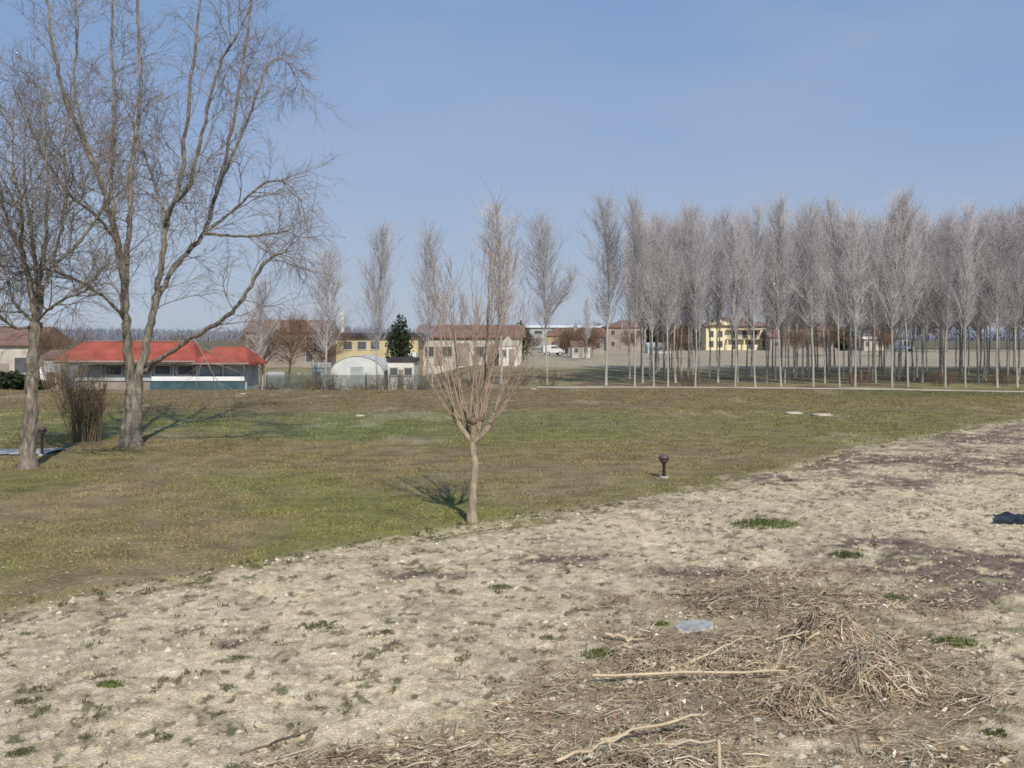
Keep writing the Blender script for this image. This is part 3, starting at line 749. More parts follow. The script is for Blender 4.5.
# left tree
manual_tree('bare_tree', 'leftmost bare tree with a slim straight trunk and upswept branches', 'tree', 28, 468,
  ([(27,472),(28,455),(30,420),(32,380),(34,345),(36,322)], [24,15,13.5,12.5,11.5,13]),
  [ ([(36,328),(36,300),(40,275,.2),(46,235,.3),(47,190,.4),(45,140,.5),(47,95,.6)], [9,8,7,5.5,4.5,3,1]),
    ([(36,326),(33,300,-.3),(28,275,-.5),(20,248,-.7),(8,222,-.9),(0,190,-1.1),(-5,130,-1.2)], [8.5,8,7,5.5,4.5,3,1]),
    ([(37,318),(44,288,.3),(55,265,.6),(72,250,.9),(88,230,1.1),(103,205,1.3),(108,170,1.5)], [7.5,6.5,5.5,5,4,3,1]),
    ([(38,300),(36,270,-.7),(32,240,-1.2),(26,190,-1.5),(24,130,-1.8)], [5,4.5,4,3,1]),
    ([(34,322),(22,312,.6),(14,300,.9),(4,270,1.2),(-6,240,1.4),(-22,200,1.6)], [5,4.5,4,3.5,2.5,1]),
    ([(50,270,.5),(60,235,1.4),(66,195,1.8),(64,140,2.1),(70,100,2.3)], [4.5,4,3.5,2.5,1]),
    ([(37,322),(48,310,-.8),(66,298,-1.3),(86,290,-1.6),(100,270,-1.8)], [4,3.5,3,2.2,1]),
    ([(34,326),(16,328,-.5),(0,318,-.8),(-18,312,-1)], [3.5,3,2,1]),
    ([(20,248,-.7),(22,215,-1.8),(14,170,-2.4),(12,120,-2.6)], [4,3.5,2.5,1]),
  ], 'bark_plane', 'twig_plane', 16, 1.6, (7,5), 0.06, 0.03, 0.0036, thin=0.76)

# pollard
x0, Y0 = G(472, 523); z0 = float(base_z(x0, Y0))
pol = thing('pollard_tree', 'small pollarded tree with a pale slim trunk and a fan of bare shoots', 'tree', (x0, Y0, z0))
def pl(p):
    dy = p[2] if len(p) > 2 else 0; Y = Y0+dy
    return np.array((gx(p[0], Y)-x0, dy, gz_px(p[1], Y)-z0))
P, rr = smooth_path([pl(p) for p in ((472,527),(472,515),(473,492),(475,470),(473,450),(473,438))], [w*Y0/F/2 for w in (15,9.5,8,7.2,7,8)], 14)
tb = TB(); tb.add(P, rr*(0.95+0.10*rng.random(len(rr))), 20); rough(tb.build('trunk', M['bark_pol'], pol), 0.016, 0.09)
knobs = [(457,421,0,4.5),(465,427,.12,4.5),(473,421,-.1,6),(480,419,.1,5.5),(490,425,0,4.2),(475,430,.0,5)]
for kx, ky, kd, kr in knobs:
    p = pl((kx, ky, kd)); base = pl((473, 442, 0))
    mid = base*0.5+p*0.5+np.array((0,0,-0.03))
    tb = TB(); PP, r2 = smooth_path([base, mid, p], [.055,.05,.055], 4); tb.add(PP, r2, 8); tb.build('limb', M['bark_pol'], pol)
    r_ = kr*Y0/F*0.82
    V = []; nn = 10
    for i in range(7):
        ph = math.pi*i/6
        for k in range(nn):
            a = 6.283*k/nn; q = r_*(0.75+0.45*rng.random())
            V.append(p+np.array((q*math.sin(ph)*math.cos(a), q*math.sin(ph)*math.sin(a), q*math.cos(ph)*0.9)))
    mb = MB(); mb.add(V, [(i*nn+k, (i+1)*nn+k, (i+1)*nn+(k+1)%nn, i*nn+(k+1)%nn) for i in range(6) for k in range(nn)])
    mb.build('knob', M['knob'], pol, True)
tips = []
for n_, xa_, xb_, ya_, yb_, d_ in ((13,482,522,204,262,.5),(6,415,452,214,300,.7),(8,448,486,225,330,.7),(6,516,548,285,345,.7),(5,418,440,335,388,.8),(4,505,528,335,385,.8),(4,440,500,250,340,1.2)):
    for k in range(n_): tips.append((rng.uniform(xa_,xb_), rng.uniform(ya_,yb_), rng.uniform(-d_,d_)))
fine = TB()
for tx, ty, td in tips:
    k0 = min(knobs, key=lambda k: abs((tx-472)*0.28+472-k[0])+rng.random()*8)
    a = pl((k0[0]+rng.normal()*2.5, k0[1]-2, k0[2]+rng.normal()*.04)); b = pl((tx, ty, td))
    m1 = a*0.72+b*0.28; m1[0] += (b[0]-a[0])*0.07; m1[1] += (b[1]-a[1])*0.07; m1[2] -= 0.02
    m2 = a*0.35+b*0.65; m2[0] += (b[0]-a[0])*0.10
    L = np.linalg.norm(b-a)
    PP, r2 = smooth_path([a, m1, m2, b], [0.007+0.0026*L, 0.006+0.0019*L, 0.0055, 0.0022], 5)
    PP[1:] += rng.normal(size=(len(PP)-1,3))*0.008
    tb = TB(); tb.add(PP, r2, 6); tb.build('shoot', M['shoot'], pol)
    for j in range(int(3+L*4.6)):
        q, d = pt_on(PP, 0.25+0.75*rng.random())
        grow_branch(fine, q, perp_dir(d, R(rng.uniform(12,40))), 0.18+0.55*rng.random(), 0.004, 0, 0, -0.05, 0.0022, ())
fine.build('twigs', M['shoot'], pol)

# multi-stemmed tan shrub between the two left trees
def stem_shrub(px, py, wpx, hpx, label, m, n, name='bare_shrub', cat='shrub', group=None, spread=0.45, kids=(5,)):
    x0, Y0 = G(px, py); z0 = float(base_z(x0, Y0)); w = wpx*Y0/F/2; H = hpx*Y0/F
    t = thing(name, label, cat, (x0, Y0, z0), 0, group)
    s1 = TB(); s2 = TB()
    for i in range(n):
        a = rng.random()*6.283; rr = rng.random()**.6*w*0.75
        d = np.array((math.cos(a)*spread*rr/w, math.sin(a)*spread*rr/w, 1.0))
        L = H*(0.6+0.5*rng.random()); P = limb_path((rr*math.cos(a), rr*math.sin(a), -0.02), d, L, 6, 0.07, 0.02)
        s1.add(P, np.linspace(0.016, 0.005, 7), 5)
        for j in range(7):
            q, dd = pt_on(P, 0.2+0.8*rng.random())
            grow_branch(s2, q, perp_dir(dd, R(rng.uniform(15,50))), L*(0.15+0.2*rng.random()), 0.005, 1, 0.05, 0, 0.003, kids)
    s1.build('stems', M[m], t); s2.build('crown', M[m], t)
    return t
stem_shrub(86, 441, 40, 62, 'tan multi stemmed bare shrub on the grass between the two left trees', 'twig_tan', 60, spread=0.22)

# ------------------------------------------------------------------ poplars
def poplar_proto(seed, H, lean_fork=False, twig='twig_pop'):
    global rng
    rng = np.random.default_rng(100+seed)
    t = thing('poplar_tree', 'x', 'tree')
    P = limb_path((0,0,-0.05), (0,0,1), H*0.93, 14, 0.022, 0.0)
    P[:,0] -= np.linspace(0, 1, 15)*P[-1,0]*0.6; P[:,1] -= np.linspace(0, 1, 15)*P[-1,1]*0.6
    rad = np.linspace(0.056, 0.010, 15); rad[0] = 0.075
    tb = TB(); tb.add(P, rad, 8)
    cr = TB()
    nb = 104
    for i in range(nb):
        tt = 0.31+0.69*((i+rng.random())/nb)**1.08
        p, d = pt_on(P, tt); z = p[2]
        L = (2.2*(1-((tt-0.52)/0.50)**2)+0.25)*(0.6+0.5*rng.random())
        if tt < 0.38: L *= 0.6
        a = rng.random()*6.283; an = R(rng.uniform(14,40))
        dd = np.array((math.cos(a)*math.sin(an), math.sin(a)*math.sin(an), math.cos(an)))
        B = limb_path(p, dd, L, 5, 0.07, 0.09)
        cr.add(B, np.linspace(0.008+0.0025*L, 0.0045, 6), 3)
        for j in range(int(3+(3.4+1.6*(seed % 3))*L)):
            q, d2 = pt_on(B, 0.10+0.90*rng.random())
            T_ = limb_path(q, perp_dir(d2, R(rng.uniform(8,34))), 0.45+0.95*rng.random(), 3, 0.08, 0.10)
            cr.add(T_, (0.0066,0.0062,0.0056,0.0035), 3)
    if lean_fork:
        f = limb_path(pt_on(P, 0.40)[0], (0.75,0.05,1), H*0.27, 8, 0.04, 0.06)
        tb.add(f, np.linspace(0.07, 0.025, 9), 7)
        for i in range(26):
            q, d2 = pt_on(f, 0.3+0.7*rng.random())
            B = limb_path(q, perp_dir(d2, R(rng.uniform(15,35))), 0.8+0.9*rng.random(), 4, 0.06, 0.1); cr.add(B, np.linspace(.014,.005,5), 3)
            for j in range(6):
                q2, d3 = pt_on(B, rng.random()); cr.add(limb_path(q2, perp_dir(d3, R(30)), 0.5+0.4*rng.random(), 2, .08, .08), (.007,.006,.003), 3)
    tb.build('trunk', M['bark_pop'], t); cr.build('crown', M[twig], t)
    return t
protos = [poplar_proto(i, 11.3+0.5*(i % 3)) for i in range(6)]
fork_proto = poplar_proto(20, 11.4, True)
used = set()
def place(proto, x, y, s, label, group, rz=None, sxy=1.0, name=None):
    if id(proto) not in used: used.add(id(proto)); o = proto
    else: o = copy_tree(proto)
    o.location = (x, y, float(base_z(x, y))); o.rotation_euler.z = random.random()*6.283 if rz is None else rz
    o.scale = (s*sxy, s*sxy, s); o.rotation_euler.x = random.gauss(0, .012); o.rotation_euler.y = random.gauss(0, .012)
    o['label'] = label
    if group: o['group'] = group
    elif 'group' in o: del o['group']
    return o
PG = 'poplars along the far lane'
for px, Y, s, lab, pi, sxy in (
  (262,74,0.80,'bare poplar above the right end of the red roofed building',0,1.7),
  (325,70,0.93,'bare poplar above the round brown orchard trees, left of the yellow cottage',1,1.6),
  (378,66,1.0,'narrow poplar in front of the yellow cottage and its evergreen',2,1.3),
  (427,64,1.0,'narrow poplar just left of the pollard shoots, over the end of the long farm building',3,1.25),
  (501,65,1.03,'poplar right behind the pollard, rising over its shoots',4,1.55),
  (606,63.5,1.0,'first poplar right of the forked one, at the left end of the plantation',5,1.45)):
    place(protos[pi], gx(px, Y), Y, s, lab, PG, None, sxy)
place(fork_proto, gx(547, 64.5), 64.5, 0.98, 'poplar with a forked limb leaning right, right of the pollard', PG, 0.0, 1.35)
# shorter, further poplars seen in the gaps
for px, Y, s in ((446,118,0.75),(463,124,0.78),(478,130,0.7),(586,128,0.72)):
    place(protos[int(px) % 6], gx(px, Y), Y, s, 'shorter distant poplar seen in the gap beside the pollard shoots', 'distant poplars in the gaps')
# plantation
rows = 7; rowlab = {0:'pale trunked poplar in the front row of the plantation along the lane', 1:'poplar in the second row of the plantation behind the lane'}
cnt = 0
for r_ in range(rows):
    Yr_ = 62.5+5.2*r_
    x = gx(628, Yr_) + (r_ % 2)*1.2 + r_*0.15
    while x < 0.56*Yr_+4:
        yj = Yr_+random.uniform(-.5,.5) - (x*0.07 if r_ == 0 else x*0.05); xj = x+random.uniform(-.5,.5)
        if r_ > 3 and 700 < 512+xj/yj*1000 < 772: x += 1.75; continue
        place(protos[random.randrange(6)], xj, yj, random.uniform(.92,1.0)*(1+0.022*r_),
              rowlab.get(r_, 'bare poplar deep inside the plantation at right'),
              'poplars of the front plantation row' if r_ == 0 else ('poplars of the second plantation row' if r_ == 1 else 'poplars deep in the plantation'), None, random.uniform(.95,1.3))
        cnt += 1; x += 1.55*random.uniform(.75,1.25)

# ------------------------------------------------------------------ round bare trees (orchard, far wood)
def round_proto(name, seed, H, W, twig, nb=46, rt=0.01, tk=0.12, base=0.3):
    global rng
    rng = np.random.default_rng(300+seed)
    t = thing(name, 'x', 'tree')
    P = limb_path((0,0,-0.05), (0,0,1), H*0.6, 6, 0.05, 0.0)
    tb = TB(); tb.add(P, np.linspace(tk, tk*0.35, 7), 8)
    cr = TB()
    for i in range(nb):
        tt = base/0.6+ (1-base/0.6)*rng.random()
        p, d = pt_on(P, min(tt, 1)); a = rng.random()*6.283; an = R(rng.uniform(10,75))
        L = (H-p[2])*(0.55+0.4*rng.random())*(0.55+0.45*math.cos(an)) + W*0.3*math.sin(an)
        dd = np.array((math.cos(a)*math.sin(an), math.sin(a)*math.sin(an), math.cos(an)))
        B = limb_path(p, dd, L, 6, 0.10, 0.05)
        cr.add(B, np.linspace(rt*2.6, rt, 7), 4)
        for j in range(12):
            q, d2 = pt_on(B, 0.2+0.8*rng.random())
            T_ = limb_path(q, perp_dir(d2, R(rng.uniform(20,55))), L*(0.2+0.25*rng.random()), 3, 0.12, 0.04)
            cr.add(T_, (rt, rt*.8, rt*.7, rt*.4), 3)
            for k in range(4):
                q2, d3 = pt_on(T_, rng.random()); cr.add(limb_path(q2, perp_dir(d3, R(40)), L*0.12, 2, .1, .02), (rt*.7, rt*.6, rt*.3), 3)
    tb.build('trunk', M['twig_far'], t); cr.build('crown', M[twig], t)
    return t
op = [round_proto('orchard_tree', i, 6.0, 5.0, 'twig_red', 46, 0.010) for i in range(2)]
for k, (px, Y, s, lab) in enumerate(((262,84,0.92,'reddish brown bare orchard tree touching the red pavilion roof'),
    (288,90,1.08,'reddish brown bare orchard tree, middle one of three by the mesh fence'),
    (318,86,0.98,'reddish brown bare orchard tree nearest the white tunnel'),
    (176,92,0.75,'bare brown tree rising behind the red pavilion roof'),)):
    place(op[k % 2], gx(px, Y), Y, s, lab, 'brown round bare trees by the fence')
stem_shrub(62, 389, 44, 42, 'dense tan bare bush in front of the left end of the red pavilion', 'twig_tan', 60, spread=0.6)
fp = [round_proto('bare_tree', 10+i, 9.0, 6.0, 'twig_far', 40, 0.022, 0.16) for i in range(3)]
for k in range(34):
    px = random.uniform(800, 1075) if k > 8 else random.uniform(590, 800); Y = random.uniform(255, 330)
    if px > 930: Y = random.uniform(200, 300)
    place(fp[k % 3], gx(px, Y), Y, random.uniform(1.1,1.65)*(1 if px > 800 else 0.7), 'hazy bare tree in the far wood behind the plantation and the houses', 'trees of the far wood', None, 1.1)
# wood on the horizon: one hazy mass far away
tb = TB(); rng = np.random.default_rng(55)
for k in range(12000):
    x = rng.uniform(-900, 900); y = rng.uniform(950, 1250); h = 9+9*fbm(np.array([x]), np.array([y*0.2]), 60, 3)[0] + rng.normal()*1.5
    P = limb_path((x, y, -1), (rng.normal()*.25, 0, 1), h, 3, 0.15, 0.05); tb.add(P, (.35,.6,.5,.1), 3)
hw = tb.build('horizon_wood', M['haze_tint_wood']); tag(hw, 'blue grey hazy belt of trees along the horizon', 'woodland', kind='stuff')

# ------------------------------------------------------------------ evergreens
def evergreen(name, label, px, Y, wpx, top, m='leaf_dark', n=2600, size=None, group=None, cat='tree', cone=False, bottom=None):
    x = gx(px, Y); z0 = float(base_z(x, Y)); w = wpx*Y/F/2; zt = gz_px(top, Y)-z0
    zb = 0.25 if bottom is None else gz_px(bottom, Y)-z0
    t = thing(name, label, cat, (x, Y, z0), 0, group)
    tb = TB(); tb.add([(0,0,-.1),(0.02,0,zb+ (zt-zb)*.35),(0,.02,zt*.8)], (max(.08,w*.1), max(.06,w*.08), .03), 7); tb.build('trunk', M['bark_big'], t)
    leaf_blob('crown', n, (0,0,(zb+zt)/2), (w*1.1, w*1.1, (zt-zb)/2*1.12), size or max(.10, w*.13), M[m], t, cone, int(px))
    return t
evergreen('evergreen_tree', 'dark green rounded evergreen beside the yellow cottage', 400, 98, 24, 317)
evergreen('evergreen_bush', 'dark round bush at the right end of the long farm building', 521, 122, 20, 321, cat='bush', n=1600)
EG = 'dark conifers by the houses'
for px, Y, w, top, lab, cone in ((652,238,14,308,'leftmost and tallest dark conifer left of the yellow villa',True),(664,232,18,312,'broad dark conifer second from the left, left of the villa',False),
    (676,240,14,317,'third dark conifer left of the villa',True),(687,236,14,318,'dark conifer fourth in line towards the villa',True),(697,245,9,306,'slim dark cypress touching the left side of the villa',True),
    (770,262,10,314,'small dark conifer just right of the villa roof',True),(788,268,10,308,'slim dark cypress behind the red roofed barn',True),(796,266,13,310,'broader dark conifer behind the red roofed barn',False),(843,236,20,328,'dark bluish conifer right of the brown house',False),(635,244,12,322,'dark conifer beside the brown red house left of the group',False)):
    evergreen('conifer', lab, px, Y, w, top, 'leaf_conifer', 1100, 0.5, EG, 'conifer', cone)
for px, Y, w, top, m, lab in ((6,60,36,372,'leaf_dark','dark green bush at the left edge under the white house'),(24,61,22,376,'leaf_mid','lighter green bush just left of the leftmost tree trunk'),(40,60.5,26,381,'leaf_dark','low dark bush right of the leftmost tree trunk')):
    evergreen('evergreen_bush', lab, px, Y, w, top, m, 1800, 0.11, 'bushes under the left house', 'bush', False)
# rough low scrub along the far lane
HB = 'low scrub along the far lane'
for k, (px, lb) in enumerate(((278,'brown scrub behind the left end of the mesh fence'),(306,'tan scrub behind the mesh fence under the orchard trees'),(330,'brown scrub in front of the white tunnel'),(352,'tan scrub in front of the white tunnel door'),(374,'brown scrub at the foot of the narrow poplar'),(397,'tan scrub in front of the white flat shed'),(420,'brown scrub at the right end of the mesh fence'))):
    stem_shrub(px, 387, 30, 15+4*(k % 3), lb, 'twig_tan' if k % 2 else 'twig_brown', 34, group='scrub along the mesh fence', spread=0.8)
for k in range(24):
    px = random.uniform(425, 700) if k < 15 else random.uniform(775, 900); Y = random.uniform(135, 185)
    place(op[k % 2], gx(px, Y), Y, random.uniform(.45,.85), 'small bare garden tree among the far houses', 'garden trees among the far houses', None, 1.2)
place(op[0], gx(58, 84), 84, 0.95, 'bare brown tree between the white house and the red pavilion', 'brown round bare trees by the fence')
for k in range(7):
    px = (458, 520, 548, 690, 858, 940, 1005)[k]; labs = ('low brown scrub behind the pollard at the far grass edge','low brown scrub right of the pollard at the far grass edge','low scrub at the foot of the forked poplar','low scrub left of the villa at the foot of the poplars','reddish scrub among the poplar trunks below the white truck','reddish scrub among the poplar trunks at far right','brown scrub at the right end of the poplar row')
    stem_shrub(px, 386, 26, 16, labs[k], 'twig_red' if k > 3 else 'twig_brown', 26, group=HB, spread=0.8)

# ------------------------------------------------------------------ buildings
def windows(t, ws, yf, m='glass', fm='w_white', shut=None):
    for (wx, wz, ww, wh) in ws:
        f = MB()
        e = 0.09
        f.box(wx-ww/2-e, wx-ww/2, yf-0.07, yf+0.05, wz-e, wz+wh+e); f.box(wx+ww/2, wx+ww/2+e, yf-0.07, yf+0.05, wz-e, wz+wh+e)
        f.box(wx-ww/2, wx+ww/2, yf-0.07, yf+0.05, wz+wh, wz+wh+e); f.box(wx-ww/2, wx+ww/2, yf-0.07, yf+0.05, wz-e, wz)
        fo = f.build('window', M[fm], t)
        MB().box(wx-ww/2, wx+ww/2, yf-0.03, yf+0.04, wz, wz+wh).build('pane', M[m], fo)
def house(name, label, px0, px1, Y, eave, ridge, depth, wall, roof, kind='gable', wins=(), doors=(), chim=(), over=0.4, hipin=None, cat='house', group=None, fm='w_offw', zb=None):
    """eave / ridge are heights above the house's own ground"""
    x0, x1 = gx(px0, Y), gx(px1, Y); xc = (x0+x1)/2; w = (x1-x0)/2
    z0 = float(base_z(xc, Y+depth/2)) if zb is None else zb
    t = thing(name, label, cat, (xc, Y, z0), 0, group)
    MB().box(-w, w, 0, depth, -2.0, eave-0.19).build('wall', M[wall], t)
    rb = MB()
    if kind == 'gable': rb.gable(-w-over, w+over, -over, depth+over, eave, ridge)
    elif kind == 'gable_y': rb.gable_y(-w-over, w+over, -over, depth+over, eave, ridge)
    elif kind == 'hip': rb.hip(-w-over, w+over, -over, depth+over, eave, ridge, hipin or (depth/2+over))
    else: rb.box(-w-over, w+over, -over, depth+over, eave-0.18, ridge)
    ro = rb.build('roof', M[roof], t)
    if kind == 'gable_y':
        pass
    for cx, cy, ch in chim:
        MB().box(cx-.35, cx+.35, cy-.3, cy+.3, eave-.1, ch).box(cx-.45, cx+.45, cy-.4, cy+.4, ch, ch+.15).build('chimney', M['w_offw'], ro)
    windows(t, wins, 0, fm=fm)
    for dx, dw, dh in doors:
        MB().box(dx-dw/2, dx+dw/2, -0.06, 0.04, 0, dh).build('door', M['w_brown'], t)
    return t

# A: red roofed pavilion at left
Y = 70.0; x0, x1 = gx(76, Y), gx(258, Y); xc = (x0+x1)/2; w = (x1-x0)/2; zb = -1.4
pv = thing('red_roof_pavilion', 'long low pavilion with a bright red roof, white ledge and teal lower wall', 'building', (xc, Y, zb))
def lz(py): return gz_px(py, Y)-zb
MB().box(-w, w-0.9, 0.35, 3.6, -0.3, lz(362)-0.25).build('wall', M['w_grey'], pv)
xq = gx(150, Y)-xc
MB().box(xq, w-1.0, -0.02, 0.34, -0.3, lz(381)).build('lower_wall', M['teal'], pv)
MB().box(-w+0.02, xq-0.01, 0.0, 0.34, -0.3, lz(381)).build('lower_wall', M['w_brown'], pv)
xm = gx(152, Y)-xc
MB().box(xm, w-0.95, -0.12, 0.33, lz(381)+0.003, lz(376.5)).build('ledge', M['band'], pv, False, 0.02)
MB().box(-w-0.05, xm-0.02, -0.10, 0.33, lz(381)+0.003, lz(378.5)).build('ledge', M['w_grey'], pv, False, 0.02)
xr = gx(200, Y)-xc; xe = w-0.35
rf = MB(); rf.hip(-w-1.2, xr, -0.9, 4.4, lz(360.5), lz(342), 1.0); ro = rf.build('roof', M['roof_red'], pv)
gt = TB(); gt.add([(-w-1.2,-.95,lz(360.5)-.06),(0,-.95,lz(360.5)-.07),(xr,-.95,lz(360.5)-.06)], [.07]*3, 8); gt.build('gutter', M['w_brown'], ro)
gt = TB(); gt.add([(-w-.2,1.75,lz(342)+.02),(-1,1.75,lz(342)+.03),(xr-1.0,1.75,lz(342)+.02)], [.10]*3, 8); gt.build('ridge_cap', M['roof_brown'], ro)
rf = MB(); rf.hip(xr-.25, xe, -1.05, 3.9, lz(362)-.04, lz(347), 0.9); ro = rf.build('roof', M['roof_red'], pv)
gt = TB(); gt.add([(xr-.2,-1.1,lz(362)-.1),(xr+2,-1.1,lz(362)-.11),(xe,-1.1,lz(362)-.1)], [.07]*3, 8); gt.build('gutter', M['w_brown'], ro)
for px in (100, 126, 150, 172, 196, 222, 243):
    MB().box(gx(px,Y)-xc-.07, gx(px,Y)-xc+.07, 0.20, 0.345, lz(376.4), lz(362)-.2).build('post', M['w_white'] if px > 180 else M['w_grey'], pv)
windows(pv, [(gx(p,Y)-xc, lz(374.5), 1.05, lz(366)-lz(374.5)) for p in (112, 138, 161, 184)], 0.35, 'glass', 'w_grey')
windows(pv, [(gx(p,Y)-xc, lz(374.5), 1.6, lz(366)-lz(374.5)) for p in (209, 232)], 0.35, 'paleblue', 'w_grey')
# B: white house at far left
house('white_house', 'white house with a dull red roof at the left edge behind bushes', -60, 30, 92, 3.9, 5.5, 8, 'w_offw', 'roof_tile', 'gable',
      [(-3.2,1.2,1.3,1.4),(0,1.2,1.3,1.4),(3.4,1.2,1.3,1.4)], [(1.7,1.0,2.1)])
o = thing('garden_parasol', 'small white folded garden parasol standing behind the leftmost tree', 'parasol', (gx(41,64), 64, float(base_z(gx(41,64),64))))
MB().lathe([(.03,0),(.025,2.3)], 8).build('pole', M['concrete'], o)
MB().lathe([(.30,1.15),(.42,1.2),(.30,1.6),(.12,2.05),(.03,2.35)], 12).build('canopy', M['paint_w'], o, True)
MB().lathe([(.28,-.02),(.28,.1),(.05,.14)], 12).build('base', M['concrete'], o)
# grey shed right of white house
house('grey_shed', 'small grey shed between the white house and the red pavilion', 44, 66, 76, 3.0, 3.5, 3, 'w_grey', 'roof_brown', 'gable', [(-.3,1.0,.7,.8)], [(.45,.7,1.9)], over=.2, cat='shed')
# C: red roofed house behind the orchard
house('brick_house', 'red roofed house half hidden behind the brown orchard trees', 246, 326, 150, 5.4, 7.2, 9, 'w_brown', 'roof_tile', 'gable',
      [(-3.5,3.2,1,1.3),(0,3.2,1,1.3),(3.5,3.2,1,1.3),(-3.5,.8,1,1.3),(3.5,.8,1,1.3)], [(0,1,2.1)], [(-1.4,1.0,6.9)])
# D: yellow cottage
Yc = 106
yc = house('yellow_cottage', 'yellow cottage with a flat dark roof and dark windows, left of the evergreen', 336, 418, Yc, 4.7, 4.95, 7, 'w_yel2', 'roof_dark', 'flat',
      [(-3.1,3.2,.9,.8),(-1.6,3.2,.9,.8),(-.2,3.2,.9,.8),(1.6,3.2,.9,.8),(-3.1,1,.9,1.2),(.4,1,.9,1.2),(3.2,1.2,.9,1.4)], [(-1.4,1,2.1)], over=.5)
MB().box(-3.95,-3.65,1,1.3,4.96,6.8).box(-4.02,-3.58,.93,1.37,6.803,7.1).build('chimney', M['w_white'], yc.children[1])
MB().box(2.0,4.3,-1.6,-0.01,-.5,2.9).build('annex', M['w_white'], yc)
# E: white film tunnel + white shed
def tunnel(px0, px1, Y, top, label):
    x0, x1 = gx(px0,Y), gx(px1,Y); xc = (x0+x1)/2; w = (x1-x0)/2; z0 = float(base_z(xc, Y)); H = gz_px(top, Y)-z0
    t = thing('film_tunnel', label, 'greenhouse', (xc, Y, z0))
    n = 18; prof = [(w*math.cos(math.pi*i/n), 0.6*0+ (H*0.45 if 0 < i < n else -.05)+ (H*0.55*math.sin(math.pi*i/n) if 0 < i < n else 0)) for i in range(n+1)]
    prof[0] = (w, -.05); prof[-1] = (-w, -.05)
    D = 7; V = []; 
    for k in range(8):
        for a, b in prof: V.append((a, D*k/7, b + 0.03*random.random()))
    m = n+1
    fs = [(k*m+i, k*m+i+1, (k+1)*m+i+1, (k+1)*m+i) for k in range(7) for i in range(n)]
    fs += [tuple(range(m))[::-1], tuple(7*m+i for i in range(m))]
    MB().add(V, fs).build('film', M['film'], t, False)
    for k in (0, 3, 6):
        tb = TB(); tb.add([(a*1.01, D*k/7-0.03, b+0.03) for a, b in prof], [0.035]*m, 5); tb.build('hoop', M['concrete'], t)
    MB().box(-.55,.55,-.05,-.01,0,min(2.0,H*.7)).build('door', M['w_grey'], t)
tunnel(330, 384, 84, 356.5, 'white film tunnel with a rounded top behind the mesh fence')
house('white_shed', 'small white flat shed behind the mesh fence, right of the white tunnel', 388, 414, 83, 2.6, 2.75, 4, 'w_white', 'roof_dark', 'flat', [(-.6,1.3,.6,.6),(.6,1.3,.6,.6)], [(0,.5,1.8)], over=.12, cat='shed')
house('white_shed', 'tiny pale shed left of the white tunnel', 312, 324, 80, 2.2, 2.35, 2.5, 'paleblue', 'film', 'flat', [], [(0,.5,1.7)], over=.1, cat='shed')
# F: mesh fence on posts
Yf = 61.5; fx0, fx1 = gx(266, Yf), gx(432, Yf)
fe = thing('mesh_fence', 'green wire mesh fence on grey posts at the far edge of the grass', 'fence', (fx0, Yf, -0.1))
Lf = fx1-fx0; tb = TB(); zf = lambda x: float(base_z(fx0+x, Yf))+0.1
for k in range(int(Lf/0.075)):
    xx = k*0.075; tb.add([(xx,0,zf(xx)),(xx,0,zf(xx)+1.35)], (.016,.016), 3)
for k in range(20):
    tb.add([(xx, .01, zf(xx)+.04+k*.069) for xx in np.linspace(0, Lf, 12)], [.013]*12, 3)
tb.build('mesh', M['mesh_green'], fe)
for k in range(6):
    xx = Lf*k/5; MB().box(xx-.06, xx+.06, .04, .16, zf(xx)-.3, zf(xx)+1.5).build('post', M['concrete'], fe)
MB().box(0.05,1.1,.18,.24,zf(.5)-.2,zf(.5)+1.55).build('gate_panel', M['w_grey'], fe)
# things leaning behind the fence
for k, (px, lab, m) in enumerate(((292,'pale crate standing behind the left end of the mesh fence','paleblue'),(340,'pale box standing behind the middle of the mesh fence','film'),(365,'pale box standing behind the mesh fence under the narrow poplar','paleblue'))):
    x = gx(px, 63); z0 = float(base_z(x, 63))
    c = thing('storage_box', lab, 'box', (x, 63, z0), 0.2*k, 'pale boxes behind the mesh fence')
    MB().box(-.45,.45,-.3,.3,-.05,.72).build('body', M[m], c, False, 0.02); MB().box(-.49,.49,-.34,.34,.723,.80).build('lid', M['w_white'], c, False, 0.015)
# G: long farm building
house('farm_building', 'long whitewashed farm building with a dull red roof behind the pollard shoots', 419, 522, 112, 3.3, 4.6, 7, 'w_offw', 'roof_tile', 'gable',
      [(-4.6,1.0,1.0,1.1),(-2.6,1.0,1.0,1.1),(1.0,1.0,1.0,1.1),(4.7,1.0,1.0,1.1)], [(-.9,1.5,2.5),(-3.6,.9,2.1),(2.8,1.5,2.4)])
# H: white gabled shed
house('white_cottage', 'bright white gabled cottage right of the pollard, left of the round bush', 499, 517, 108, 2.3, 3.2, 4, 'w_white', 'w_offw', 'gable_y', [(-.5,1.0,.6,.7)], [(.4,.6,1.8)], over=.1)
# I: far industrial hall
house('industrial_hall', 'far industrial hall with a bright white roof, right of the forked poplar', 524, 606, 300, 6.3, 7.0, 26, 'w_grey', 'ind_roof', 'gable', [(-8+4*k,4.2,2.4,1.0) for k in range(5)], [(9,3.2,3.6)], over=.6)
